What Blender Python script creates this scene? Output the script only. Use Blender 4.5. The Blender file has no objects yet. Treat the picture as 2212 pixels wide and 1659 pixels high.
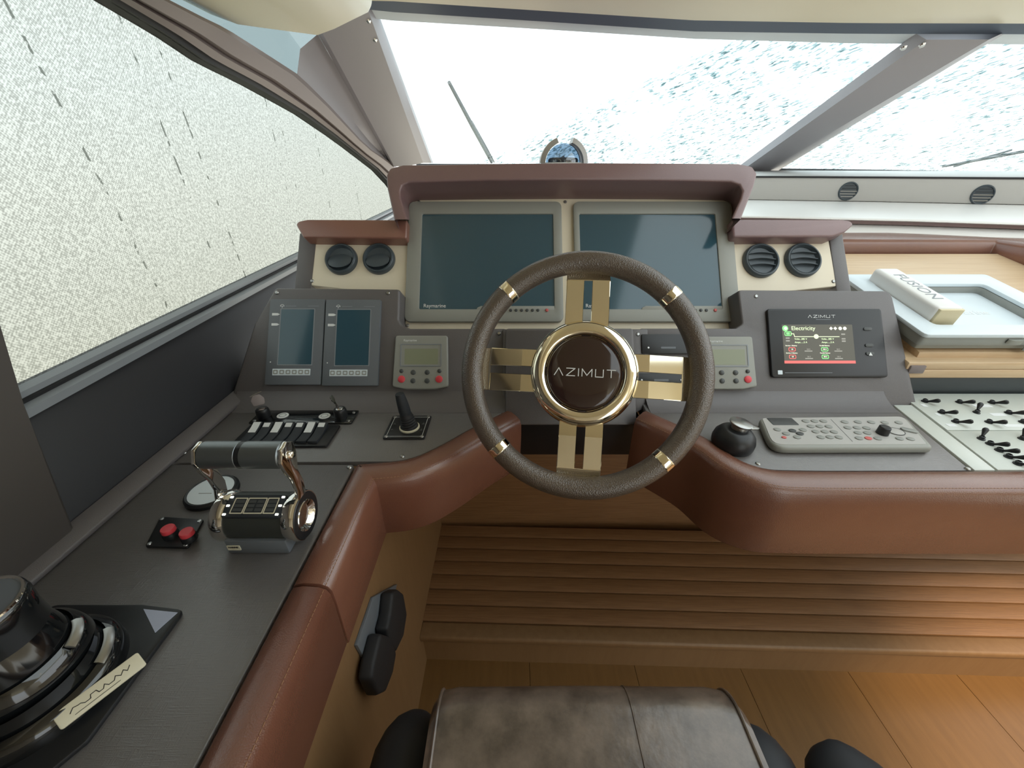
import bpy, bmesh, math, random
from mathutils import Vector, Matrix
random.seed(7)
S = bpy.context.scene
C = S.collection

# ------------------------------------------------------------------ camera, world, light, exposure
F_PX, W_PX, H_PX = 850.0, 2212.0, 1659.0
CAMZ = 1.25                      # eye height above the cabin sole
PITCH = math.atan(469.0 / F_PX)  # horizon sits at row 360
cp, sp = math.cos(PITCH), math.sin(PITCH)
cam = bpy.data.cameras.new('camera')
cam.sensor_fit = 'HORIZONTAL'; cam.sensor_width = 36.0; cam.lens = 36.0 * F_PX / W_PX
cam.clip_start = 0.01; cam.clip_end = 200
camo = bpy.data.objects.new('camera', cam); C.objects.link(camo)
camo.location = (0, 0, CAMZ); camo.rotation_euler = (math.pi / 2 - PITCH, 0, 0)
S.camera = camo

world = bpy.data.worlds.new('overcast'); S.world = world; world.use_nodes = True
wn = world.node_tree; wn.nodes.clear()
w_out = wn.nodes.new('ShaderNodeOutputWorld'); w_bg = wn.nodes.new('ShaderNodeBackground')
w_tc = wn.nodes.new('ShaderNodeTexCoord'); w_sep = wn.nodes.new('ShaderNodeSeparateXYZ'); w_rmp = wn.nodes.new('ShaderNodeValToRGB')
w_map = wn.nodes.new('ShaderNodeMapRange'); w_map.inputs[1].default_value = -0.5; w_map.inputs[2].default_value = 0.5
wn.links.new(w_tc.outputs['Generated'], w_sep.inputs[0]); wn.links.new(w_sep.outputs[2], w_map.inputs[0])
wn.links.new(w_map.outputs[0], w_rmp.inputs[0]); wn.links.new(w_rmp.outputs[0], w_bg.inputs[0]); wn.links.new(w_bg.outputs[0], w_out.inputs[0])
e = w_rmp.color_ramp.elements
e[0].position = 0.0; e[0].color = (0.60, 0.575, 0.47, 1)
e[1].position = 0.62; e[1].color = (0.93, 0.985, 1.0, 1)
m_ = w_rmp.color_ramp.elements.new(0.46); m_.color = (0.88, 0.90, 0.87, 1)
w_bg.inputs[1].default_value = 1.25

S.view_settings.view_transform = 'Standard'; S.view_settings.look = 'None'
S.view_settings.gamma = 1.0; S.view_settings.use_curve_mapping = False
S.view_settings.exposure = 0.95
S.cycles.use_denoising = True
S.cycles.max_bounces = 10; S.cycles.transparent_max_bounces = 12
S.cycles.sample_clamp_indirect = 6.0

# ------------------------------------------------------------------ helpers
def ray(u, v):
    p = (v - 829.5) / F_PX
    return Vector(((u - 1106.0) / F_PX, cp - p * sp, -sp - p * cp))
EYE = Vector((0, 0, CAMZ))
def onz(u, v, z): d = ray(u, v); return EYE + d * (z / d.z)
def ony(u, v, y): d = ray(u, v); return EYE + d * (y / d.y)
def onx(u, v, x): d = ray(u, v); return EYE + d * (x / d.x)

class Frame:
    """A plane in the cabin: origin, x axis, y axis; local z is its outward normal. Heights are given relative to the eye."""
    def __init__(s, o, x, y, rel=True):
        o = Vector(o)
        if rel: o = o + EYE
        x = Vector(x).normalized(); n = x.cross(Vector(y)).normalized(); y = n.cross(x)
        s.o, s.x, s.y, s.n = o, x, y, n
        s.M = Matrix(((x.x, y.x, n.x, o.x), (x.y, y.y, n.y, o.y), (x.z, y.z, n.z, o.z), (0, 0, 0, 1)))
    def off(s, c): return Frame(s.o + s.n * c, s.x, s.y, rel=False)
    def px(s, u, v):
        d = ray(u, v); t = (s.o - EYE).dot(s.n) / d.dot(s.n); q = EYE + d * t - s.o
        return (q.dot(s.x), q.dot(s.y))
    def pts(s, L): return [s.px(*p) for p in L]
    def rect(s, u0, v0, u1, v1):
        um, vm = (u0 + u1) / 2, (v0 + v1) / 2
        a0, a1 = s.px(u0, vm)[0], s.px(u1, vm)[0]; b1, b0 = s.px(um, v0)[1], s.px(um, v1)[1]
        return (a0 + a1) / 2, (b0 + b1) / 2, a1 - a0, b1 - b0
    def at(s, a, b, c=0): return s.o + s.x * a + s.y * b + s.n * c

MW = {}
def put(o, parent=None):
    C.objects.link(o)
    if parent is not None: o.parent = parent
    return o
def tag(o, label, cat, group=None, kind=None):
    if label: o['label'] = label
    if cat: o['category'] = cat
    if group: o['group'] = group
    if kind: o['kind'] = kind
    return o
def thing(name, label, cat, M, group=None):
    if not isinstance(M, Matrix): M = Matrix.Translation(Vector(M))
    o = bpy.data.objects.new(name, None); o.empty_display_size = 0.02; put(o); o.matrix_world = M; MW[o] = M.copy()
    return tag(o, label, cat, group)
def struct_root(name, loc=(0, 0, 0)):
    o = bpy.data.objects.new(name, None); put(o); o.location = loc; o['kind'] = 'structure'; MW[o] = Matrix.Translation(Vector(loc)); return o
def fthing(name, label, cat, fr, a, b, c=0, rot=0, group=None):
    M = fr.M @ Matrix.Translation((a, b, c)) @ Matrix.Rotation(rot, 4, 'Z')
    return thing(name, label, cat, M, group)

def rrect(w, h, r, n=4, cx=0, cy=0):
    P = []
    for k, (sx, sy) in enumerate(((1, 1), (-1, 1), (-1, -1), (1, -1))):
        for i in range(n + 1):
            t = math.pi / 2 * (k + i / n)
            P.append((cx + sx * (w / 2 - r) + r * math.cos(t), cy + sy * (h / 2 - r) + r * math.sin(t)))
    return P
def circ(r, n=24, cx=0, cy=0, ry=None):
    ry = r if ry is None else ry
    return [(cx + r * math.cos(2 * math.pi * i / n), cy + ry * math.sin(2 * math.pi * i / n)) for i in range(n)]
def area2(P): return sum(P[i][0] * P[(i + 1) % len(P)][1] - P[(i + 1) % len(P)][0] * P[i][1] for i in range(len(P)))
def rounded(P, r, n=4):
    """round every corner of polygon P with radius r (or per-corner list)"""
    out = []; N = len(P)
    for i in range(N):
        p = Vector(P[i]); a = Vector(P[i - 1]) - p; b = Vector(P[(i + 1) % N]) - p
        ri = r[i] if isinstance(r, (list, tuple)) else r
        la, lb = a.length, b.length
        if ri <= 0 or la < 1e-9 or lb < 1e-9: out.append(tuple(p)); continue
        a.normalize(); b.normalize(); ang = a.angle(b)
        if ang > math.radians(176): out.append(tuple(p)); continue
        d = min(ri / math.tan(ang / 2), la * .48, lb * .48)
        A, Bq = p + a * d, p + b * d
        for k in range(n + 1):
            t = k / n; q = A * (1 - t) ** 2 + p * 2 * t * (1 - t) + Bq * t * t; out.append(tuple(q))
    return out

class B:
    def __init__(s): s.bm = bmesh.new()
    def face(s, vs):
        try: return s.bm.faces.new(vs)
        except ValueError: return None
    def prism(s, P, z0, z1, hole=None):
        if area2(P) < 0: P = P[::-1]
        bm = s.bm; lo = [bm.verts.new((x, y, z0)) for x, y in P]; hi = [bm.verts.new((x, y, z1)) for x, y in P]; n = len(P)
        if hole is None:
            s.face(hi); s.face(lo[::-1])
        else:
            if area2(hole) < 0: hole = hole[::-1]
            hl = [bm.verts.new((x, y, z0)) for x, y in hole]; hh = [bm.verts.new((x, y, z1)) for x, y in hole]; m = len(hole)
            assert m == n
            for i in range(n):
                j = (i + 1) % n
                s.face((hi[i], hi[j], hh[j], hh[i])); s.face((lo[j], lo[i], hl[i], hl[j])); s.face((hh[i], hh[j], hl[j], hl[i]))
        for i in range(n):
            j = (i + 1) % n; s.face((lo[i], lo[j], hi[j], hi[i]))
        return s
    def box(s, x0, x1, y0, y1, z0, z1): return s.prism([(x0, y0), (x1, y0), (x1, y1), (x0, y1)], z0, z1)
    def lathe(s, prof, n=32, c=(0, 0, 0), M=None):
        bm = s.bm; rings = []
        for r, z in prof:
            if r < 1e-6:
                v = bm.verts.new((0, 0, z)); rings.append([v])
            else: rings.append([bm.verts.new((r * math.cos(2 * math.pi * i / n), r * math.sin(2 * math.pi * i / n), z)) for i in range(n)])
        new = [v for R in rings for v in R]
        for A, Bq in zip(rings, rings[1:]):
            if len(A) == 1 and len(Bq) == 1: continue
            for i in range(n):
                j = (i + 1) % n
                if len(A) == 1: s.face((A[0], Bq[j], Bq[i]))
                elif len(Bq) == 1: s.face((A[i], A[j], Bq[0]))
                else: s.face((A[i], A[j], Bq[j], Bq[i]))
        T = Matrix.Translation(Vector(c)) @ (M or Matrix.Identity(4))
        bmesh.ops.transform(bm, matrix=T, verts=new)
        return s
    def loft(s, rings, closed=True, caps=True):
        bm = s.bm; R = [[bm.verts.new(p) for p in r] for r in rings]; n = len(R[0])
        for A, Bq in zip(R, R[1:]):
            for i in range(n if closed else n - 1):
                j = (i + 1) % n; s.face((A[i], A[j], Bq[j], Bq[i]))
        if caps and closed: s.face(R[0][::-1]); s.face(R[-1])
        return s
    def tube(s, path, r, n=10, closed=False, caps=True):
        path = [Vector(p) for p in path]; N = len(path); rings = []; up = None
        for i in range(N):
            a = path[i - 1] if (i > 0 or closed) else path[i]; b = path[(i + 1) % N] if (i < N - 1 or closed) else path[i]
            t = (b - a).normalized()
            if up is None:
                up = Vector((0, 0, 1)) if abs(t.z) < .9 else Vector((1, 0, 0))
            x = t.cross(up).normalized(); y = x.cross(t).normalized(); up = y
            rr = r[i] if isinstance(r, (list, tuple)) else r
            rings.append([path[i] + x * (rr * math.cos(2 * math.pi * k / n)) + y * (rr * math.sin(2 * math.pi * k / n)) for k in range(n)])
        if closed: rings.append(rings[0])
        s.loft(rings, True, caps and not closed)
        if closed: bmesh.ops.remove_doubles(s.bm, verts=s.bm.verts, dist=1e-6)
        return s
    def sweep(s, path, prof, caps=True, closed_prof=True):
        """sweep profile (o outwards = right of travel, z) along a plan path of (x,y); mitred"""
        P = [Vector(p) for p in path]; rings = []
        for i in range(len(P)):
            d0 = (P[i] - P[i - 1]).normalized() if i > 0 else None
            d1 = (P[i + 1] - P[i]).normalized() if i < len(P) - 1 else None
            if d0 is None: d0 = d1
            if d1 is None: d1 = d0
            n0 = Vector((d0.y, -d0.x)); n1 = Vector((d1.y, -d1.x)); m = (n0 + n1).normalized(); k = 1 / max(.35, m.dot(n0))
            rings.append([(P[i].x + m.x * o * k, P[i].y + m.y * o * k, z) for o, z in prof])
        return s.loft(rings, closed_prof, caps)
    def solid(s, pts, thick, nrm):
        """thick plate from a world-space polygon"""
        n = Vector(nrm).normalized() * thick; bm = s.bm
        a = [bm.verts.new(p) for p in pts]; b = [bm.verts.new(Vector(p) + n) for p in pts]; N = len(a)
        s.face(a); s.face(b[::-1])
        for i in range(N): j = (i + 1) % N; s.face((a[j], a[i], b[i], b[j]))
        return s
    def xf(s, M): bmesh.ops.transform(s.bm, matrix=M, verts=s.bm.verts); return s
    def done(s, name, mat, parent=None, bevel=0, seg=2, ang=32, smooth=38, world=False, label=None):
        bm = s.bm
        bmesh.ops.recalc_face_normals(bm, faces=bm.faces)
        if world and parent is not None and parent in MW: bmesh.ops.transform(bm, matrix=MW[parent].inverted(), verts=bm.verts)
        if bevel > 0:
            E = [e_ for e_ in bm.edges if len(e_.link_faces) == 2 and e_.calc_face_angle(0) > math.radians(ang)]
            if E: bmesh.ops.bevel(bm, geom=E, offset=bevel, offset_type='OFFSET', segments=seg, profile=.5, affect='EDGES', clamp_overlap=True)
        me = bpy.data.meshes.new(name); bm.to_mesh(me); bm.free()
        for p in me.polygons: p.use_smooth = True
        me.set_sharp_from_angle(angle=math.radians(smooth))
        if mat is not None: me.materials.append(M_[mat] if isinstance(mat, str) else mat)
        o = bpy.data.objects.new(name, me); put(o, parent)
        if label: o['label'] = label
        return o
def inst(src, parent=None, loc=None, rot=None, name=None):
    o = bpy.data.objects.new(name or src.name.split('.')[0], src.data); put(o, parent)
    if loc is not None: o.location = loc
    if rot is not None: o.rotation_euler = rot
    return o

def text(body, size, mat, parent, loc, name='lettering', align='CENTER', ext=0.0002, rot=0, sx=1.0, rot3=None):
    cu = bpy.data.curves.new('t', 'FONT'); cu.body = body; cu.size = size; cu.extrude = ext; cu.align_x = align; cu.align_y = 'CENTER'; cu.resolution_u = 3
    tmp = bpy.data.objects.new('t', cu); C.objects.link(tmp)
    dg = bpy.context.evaluated_depsgraph_get(); me = bpy.data.meshes.new_from_object(tmp.evaluated_get(dg))
    bpy.data.objects.remove(tmp); bpy.data.curves.remove(cu)
    me.materials.clear(); me.materials.append(M_[mat])
    o = bpy.data.objects.new(name, me); put(o, parent); o.location = loc; o.scale = (sx, 1, 1)
    o.rotation_euler = rot3 if rot3 else (0, 0, rot)
    return o
def strokes(L, w, mat, parent, c, name='lettering', ext=.0003):
    b = B()
    for pl in L:
        for p, q in zip(pl, pl[1:]):
            p, q = Vector(p), Vector(q); d = (q - p).normalized(); n = Vector((-d.y, d.x)) * (w / 2); p = p - d * w * .35; q = q + d * w * .35
            b.prism([tuple(p - n), tuple(q - n), tuple(q + n), tuple(p + n)], c, c + ext)
    return b.done(name, mat, parent)
def azimut(wid, h, x0, y0):
    G = [(1.0, [[(0, 0), (.5, 1), (1, 0)]]), (1.0, [[(0, 1), (1, 1), (0, 0), (1, 0)]]), (.0, [[(0, 0), (0, 1)]]),
         (1.15, [[(0, 0), (0, 1), (.5, .15), (1, 1), (1, 0)]]), (.9, [[(0, 1), (0, 0), (1, 0), (1, 1)]]), (1.0, [[(0, 1), (1, 1)], [(.5, 1), (.5, 0)]])]
    gap = .42; tot = sum(g[0] for g in G) + gap * 5; k = wid / tot; x = x0; L = []
    for w, P in G:
        for pl in P: L.append([(x + px_ * w * k, y0 + py_ * h) for px_, py_ in pl])
        x += (w + gap) * k
    return L

# ------------------------------------------------------------------ materials
M_ = {}
def nd(nt, t, **kw):
    n = nt.nodes.new(t)
    for k, v in kw.items():
        if k.startswith('i_'): n.inputs[k[2:].replace('_', ' ')].default_value = v
        else: setattr(n, k, v)
    return n
def mat(name, col, rough=.5, metal=0.0, spec=.5, bump=None, var=None, coat=0, emis=None, sheen=0):
    """bump=(kind, scale, strength, stretch); var=(scale, amount, colour2, stretch)"""
    m = bpy.data.materials.new(name); m.use_nodes = True; nt = m.node_tree; p = nt.nodes['Principled BSDF']
    p.inputs['Base Color'].default_value = (*col, 1); p.inputs['Roughness'].default_value = rough; p.inputs['Metallic'].default_value = metal
    p.inputs['Specular IOR Level'].default_value = spec; p.inputs['Coat Weight'].default_value = coat; p.inputs['Coat Roughness'].default_value = .08
    tc = nd(nt, 'ShaderNodeTexCoord')
    if var:
        mp = nd(nt, 'ShaderNodeMapping'); mp.inputs['Scale'].default_value = var[3] if len(var) > 3 else (1, 1, 1)
        nz = nd(nt, 'ShaderNodeTexNoise'); nz.inputs['Scale'].default_value = var[0]; nz.inputs['Detail'].default_value = 5; nz.inputs['Roughness'].default_value = .65
        mr = nd(nt, 'ShaderNodeMapRange'); mr.inputs[1].default_value = .35; mr.inputs[2].default_value = .65
        mx = nd(nt, 'ShaderNodeMix', data_type='RGBA'); mx.inputs['A'].default_value = (*col, 1); mx.inputs['B'].default_value = (*var[2], 1)
        ml = nd(nt, 'ShaderNodeMath', operation='MULTIPLY'); ml.inputs[1].default_value = var[1]
        nt.links.new(tc.outputs['Object'], mp.inputs[0]); nt.links.new(mp.outputs[0], nz.inputs['Vector']); nt.links.new(nz.outputs['Fac'], mr.inputs[0])
        nt.links.new(mr.outputs[0], ml.inputs[0]); nt.links.new(ml.outputs[0], mx.inputs['Factor']); nt.links.new(mx.outputs['Result'], p.inputs['Base Color'])
    if bump:
        kind, sc, st = bump[:3]; stretch = bump[3] if len(bump) > 3 else (1, 1, 1)
        bp = nd(nt, 'ShaderNodeBump'); bp.inputs['Strength'].default_value = st; bp.inputs['Distance'].default_value = .002
        def tex(kind, stretch, sc):
            mp = nd(nt, 'ShaderNodeMapping'); mp.inputs['Scale'].default_value = stretch; nt.links.new(tc.outputs['Object'], mp.inputs[0])
            if kind == 'voronoi':
                t = nd(nt, 'ShaderNodeTexVoronoi'); t.inputs['Scale'].default_value = sc; nt.links.new(mp.outputs[0], t.inputs['Vector']); return t.outputs['Distance']
            t = nd(nt, 'ShaderNodeTexNoise'); t.inputs['Scale'].default_value = sc; t.inputs['Detail'].default_value = 3; nt.links.new(mp.outputs[0], t.inputs['Vector']); return t.outputs['Fac']
        if kind == 'weave':   # crossed fibres pressed into the vinyl
            a = tex('noise', (1, 14, 14), sc); b2 = tex('noise', (14, 1, 14), sc)
            mx2 = nd(nt, 'ShaderNodeMath', operation='MAXIMUM'); nt.links.new(a, mx2.inputs[0]); nt.links.new(b2, mx2.inputs[1]); h = mx2.outputs[0]
        else: h = tex(kind, stretch, sc)
        nt.links.new(h, bp.inputs['Height']); nt.links.new(bp.outputs[0], p.inputs['Normal'])
    if emis:
        p.inputs['Emission Color'].default_value = (*emis[0], 1); p.inputs['Emission Strength'].default_value = emis[1]
    M_[name] = m; return m

mat('dash', (.130, .122, .120), .30, spec=1.0, bump=('weave', 55, .30), var=(9, .5, (.155, .147, .144)))
mat('dash_face', (.115, .105, .106), .42, spec=.7, bump=('noise', 900, .25))
mat('dash_edge', (.015, .015, .018), .42)
mat('groove', (.008, .008, .010), .6)
mat('rust_leather', (.195, .080, .050), .27, spec=1.0, bump=('voronoi', 700, .12), var=(7, .6, (.160, .064, .041)))
mat('burgundy_leather', (.225, .136, .136), .34, spec=.8, bump=('voronoi', 700, .12), var=(7, .6, (.195, .120, .124)))
mat('pad_leather', (.270, .125, .092), .30, spec=.9, bump=('voronoi', 700, .12), var=(7, .5, (.235, .105, .078)))
mat('stitch', (.30, .15, .075), .7)
mat('cream', (.80, .72, .57), .42, var=(3, .3, (.78, .69, .53)))
mat('warm_grey', (.30, .305, .275), .42, bump=('noise', 1200, .08))
mat('screen', (.034, .086, .118), .12, spec=.6, coat=.3)
mat('lcd', (.26, .28, .19), .3)
mat('grey_face', (.135, .150, .168), .42)
mat('white_print', (.78, .80, .80), .5)
mat('black', (.012, .013, .015), .38)
mat('black_gloss', (.006, .007, .008), .07, spec=.6, coat=.6)
mat('black_matte', (.016, .016, .018), .65)
mat('rubber', (.020, .024, .030), .6)
mat('vent', (.060, .078, .092), .35)
mat('red', (.72, .06, .08), .4)
mat('red_key', (.62, .13, .12), .45)
mat('chrome', (.86, .84, .80), .05, metal=1)
mat('chrome_gold', (.95, .88, .70), .07, metal=1)
mat('steel', (.42, .42, .41), .28, metal=1)
mat('grip', (.22, .24, .25), .38, metal=.85, bump=('noise', 400, .05, (.05, 1, 1)))
mat('drum', (.055, .060, .055), .42, metal=.4)
mat('walnut_glass', (.030, .014, .012), .08, coat=.5)
mat('wheel_leather', (.105, .080, .061), .28, spec=1.0, bump=('voronoi', 520, .3), var=(14, .7, (.088, .068, .053)))
mat('seat_leather', (.078, .058, .045), .28, spec=.9, bump=('noise', 90, .2), var=(24, 1.0, (.180, .138, .108)))
mat('teak', (.285, .150, .066), .5, var=(9, .7, (.185, .092, .038), (1.2, 26, 26)), bump=('noise', 24, .25, (1, 30, 30)))
mat('floor_wood', (.190, .098, .030), .4, var=(6, .6, (.150, .075, .022), (10, 1.2, 10)), bump=('noise', 40, .06, (12, 1, 12)))
mat('side_wood', (.235, .135, .060), .5, var=(6, .6, (.195, .106, .044), (10, 10, 1.3)))
mat('pale_wood', (.70, .52, .33), .42, var=(5, .8, (.60, .41, .24), (1, 20, 20)))
mat('headliner', (.88, .83, .64), .32, spec=.8, bump=('noise', 500, .03))
mat('pillar', (.37, .355, .38), .42, bump=('noise', 500, .1))
mat('pillar_brown', (.225, .188, .185), .42)
mat('frame_dark', (.095, .125, .175), .4)
mat('post_brown', (.080, .070, .064), .5)
mat('frame_grey', (.24, .26, .28), .35)
mat('white_gel', (.80, .79, .77), .32)
mat('grey_panel', (.46, .45, .43), .4)
mat('pale_blue_plastic', (.70, .78, .83), .36)
mat('slate', (.050, .060, .066), .5)
mat('switch_panel', (.60, .63, .58), .30, spec=.8, bump=('weave', 50, .2))
mat('key_grey', (.30, .31, .29), .45)
mat('key_dark', (.065, .070, .070), .45)
mat('tan_cap', (.66, .58, .38), .4)
mat('label_cream', (.66, .62, .47), .5)
mat('sticker_blue', (.42, .46, .58), .5)
mat('scr_bg', (.02, .018, .014), .3, emis=((.14, .13, .09), .28))
mat('scr_green', (.1, .4, .1), .4, emis=((.25, .85, .25), .55))
mat('scr_pale', (.4, .5, .3), .4, emis=((.72, .88, .52), .55))
mat('scr_white', (.5, .5, .4), .4, emis=((.95, .95, .75), .55))
mat('scr_red', (.4, .05, .05), .4, emis=((.75, .14, .12), .55))
mat('scr_dim', (.1, .1, .1), .4, emis=((.30, .29, .24), .55))
mat('led', (.9, .95, .8), .4, emis=((1, 1, .85), 1.5))
mat('led_green', (.4, .9, .2), .4, emis=((.5, 1, .15), 1.5))
mat('aft_wall', (.72, .64, .50), .5, var=(4, .5, (.64, .55, .41), (8, 8, 1)))
mat('lamp_warm', (1, .8, .5), .4, emis=((1, .72, .38), 4.0))

def glass_mats():
    # wet windscreen: clear glass with runs of tinted droplets
    m = bpy.data.materials.new('wet_glass'); m.use_nodes = True; nt = m.node_tree; nt.nodes.clear()
    out = nd(nt, 'ShaderNodeOutputMaterial'); tr = nd(nt, 'ShaderNodeBsdfTransparent'); gl = nd(nt, 'ShaderNodeBsdfGlossy'); gl.inputs['Roughness'].default_value = .02
    ms = nd(nt, 'ShaderNodeMixShader'); ms.inputs[0].default_value = .04
    tc = nd(nt, 'ShaderNodeTexCoord')
    def noise(scale, sx, sy, rot, det=2):
        r = nd(nt, 'ShaderNodeMapping'); r.inputs['Rotation'].default_value = (0, 0, rot); nt.links.new(tc.outputs['Object'], r.inputs[0])
        mp = nd(nt, 'ShaderNodeMapping'); mp.inputs['Scale'].default_value = (sx, sy, 1); nt.links.new(r.outputs[0], mp.inputs[0])
        n = nd(nt, 'ShaderNodeTexNoise'); n.inputs['Scale'].default_value = scale; n.inputs['Detail'].default_value = det; nt.links.new(mp.outputs[0], n.inputs['Vector']); return n.outputs['Fac']
    def rng(x, a, b):
        q = nd(nt, 'ShaderNodeMapRange'); q.inputs[1].default_value = a; q.inputs[2].default_value = b; nt.links.new(x, q.inputs[0]); return q.outputs[0]
    def mul(a, b):
        q = nd(nt, 'ShaderNodeMath', operation='MULTIPLY'); nt.links.new(a, q.inputs[0]); nt.links.new(b, q.inputs[1]); return q.outputs[0]
    drops = rng(noise(84, .42, 1.0, -.75, 2), .56, .63)
    area = rng(noise(2.6, 1, 1, .3, 1), .24, .46)
    sep = nd(nt, 'ShaderNodeSeparateXYZ'); nt.links.new(tc.outputs['Object'], sep.inputs[0])
    # wiped part of the glass stays dry (upper left)
    k1 = nd(nt, 'ShaderNodeMath', operation='MULTIPLY'); nt.links.new(sep.outputs[1], k1.inputs[0]); k1.inputs[1].default_value = -1.1
    k2 = nd(nt, 'ShaderNodeMath', operation='ADD'); nt.links.new(sep.outputs[0], k2.inputs[0]); nt.links.new(k1.outputs[0], k2.inputs[1])
    dry = rng(k2.outputs[0], -.34, -.20)
    f = mul(mul(drops, area), dry)
    streak = mul(rng(noise(7, .22, 5, -.95, 2), .60, .68), dry)
    ad = nd(nt, 'ShaderNodeMath', operation='MAXIMUM'); nt.links.new(f, ad.inputs[0])
    hs = nd(nt, 'ShaderNodeMath', operation='MULTIPLY'); nt.links.new(streak, hs.inputs[0]); hs.inputs[1].default_value = .25; nt.links.new(hs.outputs[0], ad.inputs[1])
    mx = nd(nt, 'ShaderNodeMix', data_type='RGBA'); mx.inputs['A'].default_value = (.93, .97, .98, 1); mx.inputs['B'].default_value = (.25, .34, .35, 1)
    nt.links.new(ad.outputs[0], mx.inputs['Factor']); nt.links.new(mx.outputs['Result'], tr.inputs[0])
    nt.links.new(tr.outputs[0], ms.inputs[1]); nt.links.new(gl.outputs[0], ms.inputs[2]); nt.links.new(ms.outputs[0], out.inputs[0]); M_['wet_glass'] = m
    # woven sun screen hung outside the side window
    m = bpy.data.materials.new('sun_mesh'); m.use_nodes = True; nt = m.node_tree; nt.nodes.clear()
    out = nd(nt, 'ShaderNodeOutputMaterial'); tr = nd(nt, 'ShaderNodeBsdfTransparent'); tl = nd(nt, 'ShaderNodeBsdfTranslucent'); df = nd(nt, 'ShaderNodeBsdfDiffuse')
    m1 = nd(nt, 'ShaderNodeMixShader'); m1.inputs[0].default_value = .5; m2 = nd(nt, 'ShaderNodeMixShader'); tc = nd(nt, 'ShaderNodeTexCoord')
    n1 = nd(nt, 'ShaderNodeTexNoise'); n1.inputs['Scale'].default_value = 330; n1.inputs['Detail'].default_value = 2; nt.links.new(tc.outputs['Object'], n1.inputs['Vector'])
    sep = nd(nt, 'ShaderNodeSeparateXYZ'); nt.links.new(tc.outputs['Object'], sep.inputs[0])
    def mth(op, a, b):
        q = nd(nt, 'ShaderNodeMath', operation=op)
        for i, x in enumerate((a, b)):
            if isinstance(x, (int, float)): q.inputs[i].default_value = x
            elif x is not None: nt.links.new(x, q.inputs[i])
        return q.outputs[0]
    # thread pattern: product of two fine sine waves across Y and Z
    sy = mth('SINE', mth('MULTIPLY', sep.outputs[1], 1300), None); sz = mth('SINE', mth('MULTIPLY', sep.outputs[2], 1300), None)
    weave = mth('MULTIPLY', mth('MULTIPLY', sy, sz), .10)
    n2 = nd(nt, 'ShaderNodeTexNoise'); n2.inputs['Scale'].default_value = 190; n2.inputs['Detail'].default_value = 3; nt.links.new(tc.outputs['Object'], n2.inputs['Vector'])
    speck = mth('ADD', mth('MULTIPLY', mth('ADD', n1.outputs['Fac'], n2.outputs['Fac']), .5), weave)
    # trickles of water that darken the cloth
    wob = nd(nt, 'ShaderNodeTexNoise'); wob.inputs['Scale'].default_value = 55; nt.links.new(tc.outputs['Object'], wob.inputs['Vector'])
    trick = None
    for y0, k in ((1.10, -.08), (.985, -.05), (.86, -.10), (1.42, -.02), (1.93, 0.0), (1.31, .02), (1.62, .0)):
        d = mth('ABSOLUTE', mth('SUBTRACT', sep.outputs[1], mth('ADD', mth('MULTIPLY', sep.outputs[2], k), y0)), None)
        c = mth('MULTIPLY', mth('LESS_THAN', d, .0022), mth('GREATER_THAN', wob.outputs['Fac'], .55))
        trick = c if trick is None else mth('MAXIMUM', trick, c)
    r = nd(nt, 'ShaderNodeMapRange'); r.inputs[1].default_value = .40; r.inputs[2].default_value = .58; nt.links.new(speck, r.inputs[0])
    cm = nd(nt, 'ShaderNodeMix', data_type='RGBA'); cm.inputs['A'].default_value = (.50, .505, .485, 1); cm.inputs['B'].default_value = (.68, .685, .665, 1); nt.links.new(r.outputs[0], cm.inputs['Factor'])
    cm2 = nd(nt, 'ShaderNodeMix', data_type='RGBA'); cm2.inputs['B'].default_value = (.28, .29, .27, 1); nt.links.new(cm.outputs['Result'], cm2.inputs['A']); nt.links.new(mth('MULTIPLY', trick, .8), cm2.inputs['Factor'])
    nt.links.new(cm2.outputs['Result'], tl.inputs[0]); nt.links.new(cm2.outputs['Result'], df.inputs[0]); nt.links.new(cm2.outputs['Result'], tr.inputs[0])
    nt.links.new(tl.outputs[0], m1.inputs[1]); nt.links.new(df.outputs[0], m1.inputs[2])
    m2.inputs[0].default_value = 1.0
    nt.links.new(m1.outputs[0], m2.inputs[1]); nt.links.new(tr.outputs[0], m2.inputs[2]); nt.links.new(m2.outputs[0], out.inputs[0]); M_['sun_mesh'] = m
    # plain clear glass and a pale tint standing for a reflection
    for nm, colr, gf in (('clear_glass', (.96, .98, .98), .06), ('side_glass', (.97, .985, .98), .0), ('dome_glass', (.42, .52, .62), .16), ('reflection_tint', (.42, .47, .475), .05)):
        m = bpy.data.materials.new(nm); m.use_nodes = True; nt = m.node_tree; nt.nodes.clear()
        out = nd(nt, 'ShaderNodeOutputMaterial'); tr = nd(nt, 'ShaderNodeBsdfTransparent'); tr.inputs[0].default_value = (*colr, 1)
        gl = nd(nt, 'ShaderNodeBsdfGlossy'); gl.inputs['Roughness'].default_value = .03; ms = nd(nt, 'ShaderNodeMixShader'); ms.inputs[0].default_value = gf
        nt.links.new(tr.outputs[0], ms.inputs[1]); nt.links.new(gl.outputs[0], ms.inputs[2]); nt.links.new(ms.outputs[0], out.inputs[0]); M_[nm] = m
glass_mats()

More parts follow.
